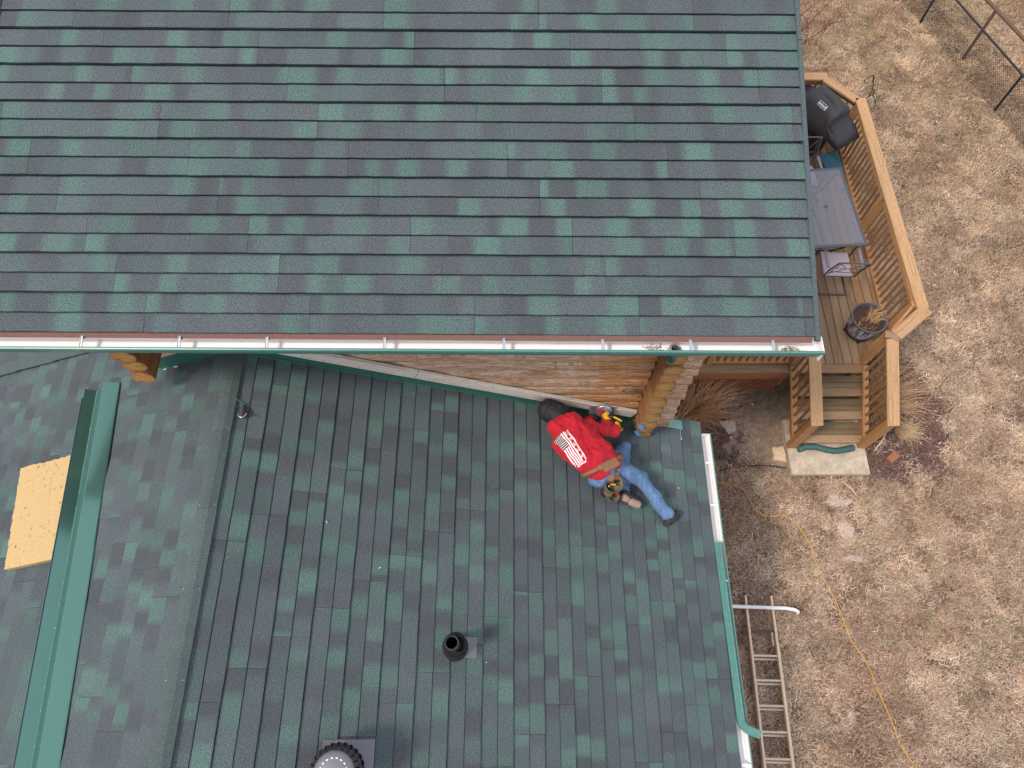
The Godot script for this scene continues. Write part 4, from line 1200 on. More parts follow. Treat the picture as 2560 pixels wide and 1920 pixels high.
func build_yard_things() -> void:
	# concrete pad at the foot of the steps
	var sl := MB.new()
	board(Vector3(4.157, 0.05, -3.67), Vector3(5.325, 0.05, -3.67), Vector3.UP, 0.88, 0.11, 0.012, sl)
	tag(part(self, "concrete_pad", sl, M.concrete), "weathered grey concrete pad at the foot of the steps", "concrete pad")
	# corrugated drain hose
	var path := Curve3D.new()
	for p in [Vector3(4.30, 0.155, -3.60), Vector3(4.42, 0.155, -3.645), Vector3(4.57, 0.155, -3.64), Vector3(4.70, 0.155, -3.60), Vector3(4.845, 0.155, -3.575), Vector3(5.0, 0.155, -3.60), Vector3(5.14, 0.155, -3.63)]:
		path.add_point(p, Vector3(-0.05, 0, 0), Vector3(0.05, 0, 0))
	var pl := []; var rl := []
	var steps := 190
	for i in steps + 1:
		pl.append(path.sample_baked(path.get_baked_length() * i / steps)); rl.append(0.043 + 0.008 * sin(i * 1.05))
	var hs := thing("drain_hose", "green corrugated drain hose lying across the concrete pad", "hose")
	part(hs, "hose", tube(pl, rl, 14, null, false), M.corr)
	part(hs, "hose_mouth", lathe([[0.0, -0.03], [0.036, -0.028], [0.042, 0.0], [0.049, 0.004], [0.05, -0.02]], 16, pl[0], (pl[0] - pl[3]).normalized()), M.corr)
	# paver, brick, stones
	stone("paver", "pale buff paver block beside the concrete pad", Vector3(4.045, 0.0, -3.57), [Vector2(-0.09, -0.10), Vector2(0.08, -0.125), Vector2(0.10, 0.12), Vector2(-0.10, 0.10)], 0.06, M.paver, 3, "paver")
	var bk := part(self, "brick", board(Vector3(-0.095, 0, 0), Vector3(0.095, 0, 0), Vector3.UP, 0.11, 0.07, 0.004), M.brick, Vector3(5.745, 0.045, -3.51))
	bk.rotation.y = 0.65
	tag(bk, "single red brick lying in the bark mulch", "brick")
	stone("flagstone", "small tan flagstone on bare soil below the log corner", Vector3(3.35, 0.0, -4.03), [Vector2(-0.15, -0.08), Vector2(0.10, -0.10), Vector2(0.11, 0.06), Vector2(-0.03, 0.13)], 0.03, M.stone, 5, "stone")
	stone("stepping_stone", "pinkish stepping stone in the lawn nearest the concrete pad", Vector3(4.81, 0.006, -2.85), [Vector2(-0.21, 0.02), Vector2(-0.10, -0.11), Vector2(0.08, -0.09), Vector2(0.22, 0.0), Vector2(0.10, 0.09), Vector2(-0.08, 0.10)], 0.03, M.stone, 6, "stone", "stepping stones in the lawn")
	stone("stepping_stone", "pale stepping stone in the middle of the three in the lawn", Vector3(4.80, 0.006, -2.42), [Vector2(-0.10, -0.10), Vector2(0.06, -0.12), Vector2(0.15, -0.02), Vector2(0.12, 0.11), Vector2(-0.05, 0.12)], 0.028, M.stone, 7, "stone", "stepping stones in the lawn")
	stone("stepping_stone", "half-buried stepping stone farthest from the concrete pad", Vector3(4.83, 0.006, -2.0), [Vector2(-0.13, 0.0), Vector2(-0.02, -0.06), Vector2(0.14, -0.04), Vector2(0.14, 0.05), Vector2(0.02, 0.03)], 0.028, M.stone, 8, "stone", "stepping stones in the lawn")
	# extension cord and black hose
	var cp := [[2.72, -4.25], [2.83, -4.0], [2.95, -3.72], [3.036, -3.513], [3.07, -3.369], [3.104, -3.228], [3.126, -3.14], [3.221, -3.088], [3.336, -3.07], [3.445, -3.001], [3.492, -2.863], [3.553, -2.71], [3.674, -2.626], [3.787, -2.609], [3.973, -2.636], [4.119, -2.526], [4.206, -2.36], [4.282, -2.149], [4.307, -1.925], [4.388, -1.674], [4.484, -1.429], [4.527, -1.248], [4.55, -1.129], [4.608, -0.88], [4.723, -0.694], [4.778, -0.524], [4.82, -0.302], [4.894, -0.031], [4.94, 0.155], [4.962, 0.312], [5.027, 0.467], [5.121, 0.617], [5.26, 0.9], [5.5, 1.3]]
	var cc := Curve3D.new()
	for i in cp.size():
		var a: Array = cp[maxi(i - 1, 0)]; var b: Array = cp[mini(i + 1, cp.size() - 1)]
		var t := Vector3(b[0] - a[0], 0, b[1] - a[1]) * 0.17
		cc.add_point(Vector3(cp[i][0], 0.036, cp[i][1]), -t, t)
	var cl := []
	for i in 241: cl.append(cc.sample_baked(cc.get_baked_length() * i / 240.0) + Vector3(0, nz.get_noise_2d(i * 0.3, 1.0) * 0.012, 0))
	var co := thing("extension_cable", "yellow extension cord snaking across the brown lawn", "cord")
	part(co, "cable", tube(cl, 0.0068, 7), M.cord)
	part(co, "plug_joint", tube([Vector3(3.088, 0.03, -3.30), Vector3(3.098, 0.032, -3.25), Vector3(3.112, 0.032, -3.19), Vector3(3.122, 0.03, -3.15)], [0.011, 0.02, 0.02, 0.012], 8), M.galv)
	tag(part(self, "garden_hose", tube([Vector3(2.75, 0.02, -3.0), Vector3(2.95, 0.02, -3.2), Vector3(3.135, 0.02, -3.319), Vector3(3.309, 0.02, -3.355), Vector3(3.551, 0.02, -3.38), Vector3(3.75, 0.02, -3.395), Vector3(3.92, 0.02, -3.385), Vector3(4.12, 0.02, -3.35)], 0.011, 7), M.black), "thin black hose on the soil between eave and concrete pad", "hose")
	# extension ladder on the grass
	var ld := thing("extension_ladder", "rusty white extension ladder lying on the grass beside the eave", "ladder", Vector3(3.40, 0.0, -0.2), -0.022)
	var fx := [-0.215, 0.14]
	for x in fx:
		part(ld, "fly_rail", board(Vector3(x, 0.115, -1.28), Vector3(x, 0.115, 2.0), Vector3.UP, 0.032, 0.065, 0.006), M.rust_paint)
	for x in [-0.205, 0.17]:
		part(ld, "base_rail", board(Vector3(x, 0.046, -0.66), Vector3(x, 0.046, 2.6), Vector3.UP, 0.034, 0.07, 0.006), M.rust_paint)
	for k in 10:
		var z := -1.115 + k * 0.305
		part(ld, "rung", tube([Vector3(-0.215, 0.115, z), Vector3(0.14, 0.115, z)], 0.0155, 8), M.rust_paint if k > 1 else M.rust)
		if k > 0: part(ld, "rung", tube([Vector3(-0.2, 0.05, z + 0.345), Vector3(0.17, 0.05, z + 0.345)], 0.0155, 8), M.rust_paint)
	part(ld, "stabilizer_bar", tube([Vector3(-0.80, 0.15, -1.10), Vector3(-0.74, 0.168, -1.12), Vector3(-0.6, 0.17, -1.125), Vector3(0.30, 0.17, -1.115), Vector3(0.42, 0.165, -1.10), Vector3(0.48, 0.13, -1.08), Vector3(0.50, 0.05, -1.07)], 0.024, 10), M.white_metal)
	for x in fx: part(ld, "bar_clamp", tube([Vector3(x, 0.135, -1.14), Vector3(x, 0.192, -1.118), Vector3(x, 0.135, -1.095)], 0.005, 6), M.galv)
	part(ld, "rung_hook", board(Vector3(0.085, 0.13, -0.80), Vector3(0.095, 0.10, -0.63), Vector3.UP, 0.016, 0.02, 0.003), M.rust_paint)
	for x in [[-0.215, 1], [0.14, 1]]: part(ld, "rail_tip", board(Vector3(x[0], 0.115, -1.30), Vector3(x[0], 0.115, -1.278), Vector3.UP, 0.03, 0.07, 0.004), M.rust)
	# ornamental grasses, dry
	var t0 := Color(0.82, 0.52, 0.29); var t1 := Color(0.54, 0.26, 0.14)
	grass_clump("dry_grass_clump", "tall reddish dry grass clump under the log corner", Vector3(2.80, 0, -4.28), 520, 0.78, Vector3(0.25, 0, -0.15), 0.55, t0, t1, 41)
	grass_clump("dry_grass_clump", "smaller dry grass clump against the lattice skirt", Vector3(2.36, 0, -3.85), 300, 0.6, Vector3(0.3, 0, 0.1), 0.5, t0, t1, 42)
	grass_clump("dry_grass_clump", "straw-coloured grass clump outside the stair railing", Vector3(5.72, 0, -4.45), 420, 0.75, Vector3(0.35, 0, 0.05), 0.6, Color(0.66, 0.46, 0.27), Color(0.45, 0.26, 0.14), 43)
	grass_clump("dry_grass_clump", "low pale grass tuft in the bark mulch", Vector3(5.98, 0, -3.93), 240, 0.26, Vector3(0.5, 0, 0.15), 0.30, Color(0.72, 0.54, 0.36), Color(0.5, 0.33, 0.2), 44)
	grass_clump("dry_grass_clump", "thin dry grass leaning from the middle of the deck railing", Vector3(6.0, 0, -6.6), 120, 0.85, Vector3(0.5, 0, -0.35), 0.6, Color(0.68, 0.50, 0.36), Color(0.46, 0.31, 0.22), 45)
	grass_clump("dry_grass_clump", "thin dry grass leaning outside the railing beside the table", Vector3(6.02, 0, -7.65), 160, 0.9, Vector3(0.4, 0, -0.35), 0.7, Color(0.68, 0.50, 0.36), Color(0.46, 0.31, 0.22), 46)
	grass_clump("dry_grass_clump", "wispy dry grass outside the corner cap of the railing", Vector3(5.95, 0, -5.15), 150, 0.5, Vector3(0.4, 0, 0.1), 0.6, Color(0.62, 0.44, 0.3), Color(0.4, 0.25, 0.16), 47)
	# loose stems and sticks on the lawn
	var r := RandomNumberGenerator.new(); r.seed = 19
	var st := MB.new()
	for k in 110:
		var p := Vector3(r.randf_range(4.0, 10.0), 0.022, r.randf_range(-11.0, 1.0))
		if (p.x < 6.3 and p.z < -3.0) or (p.x < 3.8): continue
		var an := r.randf() * TAU
		var d := Vector3(cos(an), 0, sin(an)) * r.randf_range(0.06, 0.22)
		st.tint = Color(0.66, 0.52, 0.38) * r.randf_range(0.6, 1.15)
		tube([p - d, p + Vector3(r.randfn(0, 0.03), 0.012, r.randfn(0, 0.03)), p + d], [0.003, 0.0035, 0.002], 4, st, false)
	var so := part(self, "loose_stems_litter", st, M.straw)
	so.set_meta("kind", "stuff"); tag(so, "loose dry stems lying on the lawn", "litter")
	for q in [[Vector3(4.94, 0.02, -3.13), Vector3(5.10, 0.03, -2.90), "stick lying between the concrete pad and the stepping stone"], [Vector3(8.02, 0.025, -12.93), Vector3(8.28, 0.025, -12.68), "short pale stick lying near the first wire fence post"], [Vector3(5.50, 0.03, -3.62), Vector3(5.78, 0.05, -3.98), "bent straw-coloured stalk in the mulch beside the steps"]]:
		var m: Vector3 = (q[0] + q[1]) * 0.5 + Vector3(0.02, 0.012, 0.0)
		tag(part(self, "stick", tube([q[0], m, q[1]], [0.010, 0.012, 0.006], 6, tinted(Color(0.58, 0.42, 0.28))), M.plain), q[2], "stick")

	# wire fence
	var fe := thing("chain_link_fence", "black chain link fence crossing the far corner of the yard", "fence")
	var a0 := Vector3(7.68, 0, -15.53); var st2 := Vector3(0.822, 0, 2.478)
	var top := 0.87
	for k in 4:
		part(fe, "post", tube([a0 + st2 * k, a0 + st2 * k + Vector3(0, top, 0)], 0.024, 10), M.black)
	part(fe, "top_rail", tube([a0 + Vector3(0, top, 0), a0 + st2 * 3 + Vector3(0, top, 0)], 0.021, 10), M.black)
	var dir := st2.normalized()
	for hh in [0.03, 0.45]:
		part(fe, "tension_wire", tube([a0 + Vector3(0, hh, 0), a0 + st2 * 3 + Vector3(0, hh, 0)], 0.003, 5), M.black)
	var wm := MB.new()
	var L := st2.length() * 3
	var hgt := top - 0.05
	var s := -hgt
	while s < L:
		for e in [1.0, -1.0]:
			var u0 := s if e > 0 else s + hgt
			var u1 := s + hgt if e > 0 else s
			var y0 := 0.02; var y1 := hgt
			var p0 := a0 + dir * clampf(u0, 0, L) + Vector3(0, y0, 0); var p1 := a0 + dir * clampf(u1, 0, L) + Vector3(0, y1, 0)
			tube([p0 + Vector3(0.003 * e, 0, 0), p1 + Vector3(0.003 * e, 0, 0)], 0.0024, 3, wm, false)
		s += 0.062
	part(fe, "wire_mesh", wm, M.black)
	var rf := thing("pipe_fence", "rusty brown pipe rail on a post behind the wire fence", "fence")
	var rd := Vector3(0.35, 0, 1.0).normalized()
	var rp := Vector3(9.092, 0, -11.98)
	part(rf, "rail", tube([rp - rd * 2.4 + Vector3(0, 1.13, 0), rp + rd * 2.4 + Vector3(0, 1.13, 0)], 0.032, 12), M.rust)
	for k in [-2.3, 0.0, 2.3]:
		part(rf, "post", tube([rp + rd * k, rp + rd * k + Vector3(0, 1.12, 0)], 0.03, 12), M.rust)
	# bare shrub
	var sh := thing("bare_shrub", "leafless red-twigged shrub beside the main roof edge", "shrub", Vector3(5.50, 0, -12.05))
	for k in 7:
		var stem := MB.new()
		var an := TAU * k / 7.0 + r.randf()
		branch(stem, Vector3(cos(an) * 0.08, 0, sin(an) * 0.08), Vector3(cos(an) * 0.4 + 0.22, 1.0, sin(an) * 0.4 - 0.25).normalized(), 0.5 + r.randf() * 0.25, 0.011, 4, r)
		part(sh, "stem", stem, M.twig)

func branch(mb: MB, p: Vector3, d: Vector3, l: float, rad: float, depth: int, r: RandomNumberGenerator) -> void:
	var m := p + d * l * 0.5 + Vector3(r.randfn(0, 0.03), 0, r.randfn(0, 0.03)) * l * 2.0
	var e := p + (d + Vector3(r.randfn(0, 0.12), 0, r.randfn(0, 0.12))).normalized() * l
	tube([p, m, e], [rad, rad * 0.85, rad * 0.7], 5, mb, false)
	if depth == 0: return
	for k in 2 + (1 if r.randf() < 0.5 else 0):
		var nd := (d + Vector3(r.randfn(0, 0.55), r.randfn(0.05, 0.25), r.randfn(0, 0.55))).normalized()
		branch(mb, e if k < 2 else m, nd, l * r.randf_range(0.55, 0.85), rad * 0.66, depth - 1, r)


# ---------- things lying on the lower roof
func on_left(x: float, z: float, h := 0.0) -> Vector3:
	return Vector3(x, RIDGE.y - PITCH * (RIDGE.x - x), z) + Vector3(-PITCH, 1, 0).normalized() * h

func on_right(x: float, z: float, h := 0.0) -> Vector3:
	return Vector3(x, RIDGE.y - PITCH * (x - RIDGE.x), z) + Vector3(PITCH, 1, 0).normalized() * h

func build_roof_things() -> void:
	# spare length of bent green metal on the left slope
	var nl := Vector3(-PITCH, 1, 0).normalized()
	var fp := thing("bent_metal_pan", "long bent length of green sheet metal lying across the left roof slope", "sheet metal")
	var a := on_left(-4.125, -2.88, 0.03); var b := on_left(-3.67, 0.95, 0.03)
	var al := (b - a).normalized()
	var side := nl.cross(al).normalized()
	if side.x < 0: side = -side
	var prof := [[0.0, 0.105], [0.006, 0.105], [0.058, 0.020], [0.066, 0.014], [0.11, 0.020], [0.14, 0.034], [0.225, 0.088], [0.238, 0.094], [0.246, 0.092], [0.355, 0.010], [0.36, 0.0]]
	part(fp, "pan", sheet(prof, a, b, side, nl, 0.0022), M.pan)
	part(fp, "edge_hem", sheet([[-0.014, 0.045], [-0.012, 0.08], [-0.002, 0.117]], a + al * 0.1, b, side, nl, 0.002), M.hem)
	for k in 16:
		part(fp, "rivet", lathe([[0.005, 0.0], [0.004, 0.003], [0.0, 0.004]], 6, a + al * (0.35 + k * 0.21 + rng.randf() * 0.08) + side * 0.064 + nl * 0.018, nl), M.paver)
	# rigid foam board
	var fo := MB.new()
	var nu := 56; var nv := 70
	var c00 := on_left(-4.775, -2.165, 0.028); var c10 := on_left(-4.05, -2.235, 0.028); var c11 := on_left(-3.93, -1.24, 0.028); var c01 := on_left(-4.585, -1.19, 0.028)
	var th := 0.052
	for j in nv + 1:
		for i in nu + 1:
			var u := i / float(nu); var v := j / float(nv)
			var p := c00.lerp(c10, u).lerp(c01.lerp(c11, u), v)
			if j == 0: p += (c01 - c00) * (0.012 * nz.get_noise_1d(u * 9.0) + 0.02 * smoothstep(0.2, 0.55, u) - 0.015)
			if i == 0: p += (c10 - c00) * 0.012 * nz.get_noise_1d(v * 14.0 + 5.0)
			var d := nz.get_noise_2d(u * 5.0, v * 5.0) * 0.004
			var pit := nz.get_noise_2d(u * 22.0 + 40.0, v * 26.0)
			if pit > 0.5: d -= (pit - 0.5) * 0.12
			var gash := absf(u - 0.62 - 0.08 * (v - 0.3) - nz.get_noise_1d(v * 8.0) * 0.02)
			if gash < 0.022 and v > 0.16 and v < 0.46: d -= 0.009 * (1.0 - gash / 0.022)
			if v > 0.52 and v < 0.92 and ((u > 0.16 and u < 0.38) or (u > 0.45 and u < 0.72)):
				if fposmod(v * 24.0 + u * 2.4, 1.0) < 0.16: d -= 0.004
			if absf(v - 0.17 + (u - 0.1) * 0.22) < 0.006 and u > 0.06 and u < 0.55: d -= 0.006
			fo.vert(p + nl * (th + d), Vector2.ZERO, Color.WHITE)
	var w := nu + 1
	for j in nv:
		for i in nu:
			var k := j * w + i
			fo.tri(k, k + 1, k + w); fo.tri(k + 1, k + w + 1, k + w)
	var rim := []
	for i in nu: rim.append(i)
	for j in nv: rim.append(j * w + nu)
	for i in nu: rim.append(nv * w + nu - i)
	for j in nv: rim.append((nv - j) * w)
	for k in rim.size():
		var p: Vector3 = fo.v[rim[k]]; var q: Vector3 = fo.v[rim[(k + 1) % rim.size()]]
		fo.quad(p, q, q - nl * th, p - nl * th)
	tag(part(self, "foam_board", fo, M.foam), "yellowish slab of rigid foam board on the left roof slope", "foam board")
	# vent pipe with rubber boot
	var vp := thing("vent_pipe", "black plumbing vent pipe with a rubber boot on the lower roof", "vent pipe", on_right(-0.505, -0.53))
	var nr := Vector3(PITCH, 1, 0).normalized()
	var down := Vector3(1, -PITCH, 0).normalized()
	part(vp, "flashing_plate", board(down * -0.05 + nr * 0.026, down * 0.20 + nr * 0.026, nr, 0.175, 0.004, 0.001), M.galv)
	part(vp, "rubber_boot", lathe([[0.118, 0.024], [0.12, 0.034], [0.112, 0.044], [0.098, 0.06], [0.092, 0.075], [0.086, 0.078], [0.084, 0.13], [0.078, 0.136], [0.076, 0.20], [0.070, 0.206], [0.066, 0.25], [0.060, 0.254]], 32, Vector3.ZERO, (nr + Vector3.UP).normalized()), M.black_rubber)
	part(vp, "pipe", lathe([[0.058, 0.0], [0.057, 0.43], [0.0555, 0.435], [0.051, 0.435], [0.049, 0.43], [0.049, 0.05], [0.0, 0.045]], 32, Vector3(0.01, 0.0, 0.0), Vector3.UP, null), M.pipe)
	# turbine vent
	var tv := thing("turbine_vent", "grey turbine roof vent with dark curved fins at the bottom edge", "roof vent", on_right(-1.29, 0.39))
	part(tv, "base_plate", board(down * -0.2 + nr * 0.03 + Vector3(0, 0, 0.02), down * 0.21 + nr * 0.03 + Vector3(0, 0, 0.02), nr, 0.46, 0.004, 0.001), M.galv)
	part(tv, "neck", lathe([[0.15, 0.0], [0.15, 0.2], [0.155, 0.205], [0.155, 0.22]], 32), M.galv)
	var tc := Vector3(0, 0.32, 0)
	for k in 24:
		var fin := MB.new()
		var rows := 8
		for j in rows + 1:
			var t := j / float(rows)
			var y := lerpf(-0.1, 0.085, t)
			var r := 0.205 * sqrt(maxf(0.05, 1.0 - pow((t - 0.42) * 1.28, 2.0)))
			var an := TAU * k / 24.0 + 0.34 * sin(t * 1.9)
			fin.vert(tc + Vector3(cos(an) * r, y, sin(an) * r)); fin.vert(tc + Vector3(cos(an + 0.20) * r * 0.93, y, sin(an + 0.20) * r * 0.93))
			fin.vert(tc + Vector3(cos(an + 0.20) * r * 0.925, y - 0.004, sin(an + 0.20) * r * 0.925)); fin.vert(tc + Vector3(cos(an) * (r - 0.004), y - 0.002, sin(an) * (r - 0.004)))
		for j in rows:
			for q in 4:
				var i0 := j * 4 + q; var i1 := j * 4 + (q + 1) % 4
				fin.tri(i0, i1, i0 + 4); fin.tri(i1, i1 + 4, i0 + 4)
		part(tv, "fin", fin, M.fin)
	part(tv, "core", lathe([[0.12, -0.1], [0.12, 0.07]], 24, tc), M.black)
	var dome := part(tv, "dome", lathe([[0.150, 0.078], [0.151, 0.084], [0.138, 0.094], [0.12, 0.103], [0.08, 0.111], [0.04, 0.115], [0.0, 0.117]], 36, tc), M.galv)
	for k in 18:
		var an := TAU * k / 18.0
		part(dome, "slot_mark", board(tc + Vector3(cos(an - 0.07) * 0.102, 0.1085, sin(an - 0.07) * 0.102), tc + Vector3(cos(an + 0.07) * 0.102, 0.1085, sin(an + 0.07) * 0.102), Vector3.UP, 0.008, 0.004, 0.0015), M.white)
	# chalk line reel
	var cr := thing("chalk_reel", "dark chalk line reel with green string on the roof ridge", "chalk reel")
	var base := on_right(-2.378, -2.40, 0.045)
	var cz := Vector3(0.05, 0.02, 1).normalized()
	part(cr, "case", tube([base - cz * 0.055, base - cz * 0.035, base - cz * 0.005, base + cz * 0.025, base + cz * 0.048, base + cz * 0.06], [0.012, 0.024, 0.037, 0.038, 0.025, 0.006], 14, null, true, 0.6), mat(Color(0.06, 0.052, 0.058), 0.5))
	part(cr, "rim_band", tube([base + cz * 0.018 + Vector3(-0.038, 0, 0), base + cz * 0.045 + Vector3(-0.024, 0.002, 0), base + cz * 0.06, base + cz * 0.045 + Vector3(0.024, 0.002, 0), base + cz * 0.018 + Vector3(0.038, 0, 0)], 0.006, 6), M.alu)
	part(cr, "neck_cap", tube([base - cz * 0.075, base - cz * 0.05], [0.008, 0.014], 10), M.green_metal)
	part(cr, "crank", tube([base + cz * 0.02 + Vector3(0.035, -0.005, 0), base + cz * 0.03 + Vector3(0.07, -0.01, 0), base + cz * 0.035 + Vector3(0.085, -0.012, 0)], 0.005, 6), M.black)
	var sp := [base - cz * 0.072]
	for q in [[-2.41, -2.49], [-2.453, -2.522], [-2.485, -2.58], [-2.506, -2.634], [-2.535, -2.68], [-2.572, -2.706], [-2.588, -2.725], [-2.576, -2.748], [-2.526, -2.741], [-2.48, -2.738], [-2.455, -2.735]]:
		sp.append((on_right(q[0], q[1], 0.034) if q[0] > -2.5 else on_left(q[0], q[1], 0.034)) + Vector3(0, 0.008, 0))
	part(cr, "string", tube(sp, 0.0022, 5), M.string)
	part(cr, "string_hook", box(on_right(-2.448, -2.735, 0.035), Vector3(0.022, 0.012, 0.014), 0.002), M.black)
	# scrap of flashing tucked under the log corner
	var sc := thing("flashing_scrap", "small pale green flashing piece tucked beneath the log corner", "flashing")
	part(sc, "tab", board(on_right(1.60, -3.03, 0.03), on_right(1.955, -3.03, 0.035), nr, 0.11, 0.003, 0.001), M.pale_metal)
	part(sc, "drip_leg", board(on_right(1.925, -2.985, 0.036), on_right(1.928, -2.86, 0.03), nr, 0.010, 0.003, 0.001), M.pale_metal)
	part(sc, "screw", lathe([[0.007, 0.0], [0.006, 0.004], [0.0, 0.005]], 8, on_right(1.928, -2.858, 0.032), nr), M.white)
	# loose downspout along the gutter
	var ds := thing("downspout", "loose ribbed green downspout with an elbow resting on the side gutter", "downspout")
	var y := 2.47
	var ps := MB.new()
	sheet([[-0.038, -0.05], [-0.038, -0.004], [-0.034, 0.0], [-0.022, 0.0], [-0.019, -0.004], [-0.013, -0.004], [-0.010, 0.0], [0.002, 0.0], [0.005, -0.004], [0.011, -0.004], [0.014, 0.0], [0.034, 0.0], [0.038, -0.004], [0.038, -0.05], [-0.038, -0.05]], Vector3(2.245, y, -1.70), Vector3(2.262, y, 0.04), Vector3.RIGHT, Vector3.UP, 0.0015, ps)
	part(ds, "pipe", ps, M.lip)
	var el := MB.new()
	var n := 22
	var ring := [[-1, -1], [-1, 0.9], [-0.9, 1], [0.9, 1], [1, 0.9], [1, -1]]
	for i in n + 1:
		var t := i / float(n)
		var an := minf(t * 1.5, 1.0) * 1.2
		var p := Vector3(2.262 + 0.115 * (1.0 - cos(an)), y - 0.025, 0.04 + 0.115 * sin(an))
		if t > 0.667: p += Vector3(sin(1.2), 0, cos(1.2)) * (t - 0.667) * 0.32
		var sd := Vector3(cos(an), 0, -sin(an))
		var crimp := 0.006 if (i % 2 == 0 and t < 0.62) else 0.0
		for q in ring: el.vert(p + sd * (0.039 - crimp) * q[0] + Vector3.UP * (0.026 - crimp * 0.6) * q[1])
	for i in n:
		for q in 6:
			var i0 := i * 6 + q; var i1 := i * 6 + (q + 1) % 6
			el.tri(i0, i1, i0 + 6); el.tri(i1, i1 + 6, i0 + 6)
	part(ds, "elbow", el, M.lip)
	# small crumbs on the shingles
	var cb := MB.new()
	var r := RandomNumberGenerator.new(); r.seed = 66
	for k in 12:
		var x := r.randf_range(-5.2, 2.0); var z := r.randf_range(-2.6, 0.3)
		var p := on_right(x, z, 0.03) if x > -2.4 else on_left(x, z, 0.03)
		cb.tint = Color(0.75, 0.7, 0.6) if r.randf() < 0.5 else Color(0.35, 0.2, 0.1)
		var d := Vector3(r.randfn(0, 1), 0, r.randfn(0, 1)).normalized() * r.randf_range(0.003, 0.012)
		board(p - d, p + d, Vector3.UP, 0.005, 0.004, 0.001, cb)
	var deb := part(self, "roof_debris", cb, M.plain)
	deb.set_meta("kind", "stuff"); tag(deb, "tiny pale crumbs and splinters on the lower roof", "debris")

# ---------- the roofer
func hand(mb: MB, wrist: Vector3, palm: Vector3, up: Vector3) -> void:
	var f := (palm - wrist).normalized()
	var n := (up - f * up.dot(f)).normalized()
	var s := f.cross(n)
	var bones := [[wrist, palm, 0.030, 0.034], [palm - s * 0.022 + f * 0.02, palm + s * 0.022 + f * 0.02, 0.017, 0.017]]
	for q in [[-0.034, 0.9, 0.0085], [-0.012, 1.05, 0.0092], [0.011, 1.0, 0.009], [0.033, 0.82, 0.008]]:
		var b: Vector3 = palm + s * q[0] + f * 0.028
		var k: Vector3 = b + (f * 0.030 + n * 0.006) * q[1]
		var t: Vector3 = k + (f * 0.008 - n * 0.026) * q[1]
		var e: Vector3 = t + (-f * 0.014 - n * 0.012) * q[1]
		bones.append([b, k, q[2] * 1.1, q[2]]); bones.append([k, t, q[2], q[2] * 0.95]); bones.append([t, e, q[2] * 0.95, q[2] * 0.85])
	var th := palm - s * 0.036 - f * 0.012
	bones.append([th, th - s * 0.02 + f * 0.022 - n * 0.012, 0.012, 0.0105]); bones.append([th - s * 0.02 + f * 0.022 - n * 0.012, th - s * 0.006 + f * 0.045 - n * 0.026, 0.0105, 0.009])
	nets(field(bones, 0.0048, 0.006), mb)

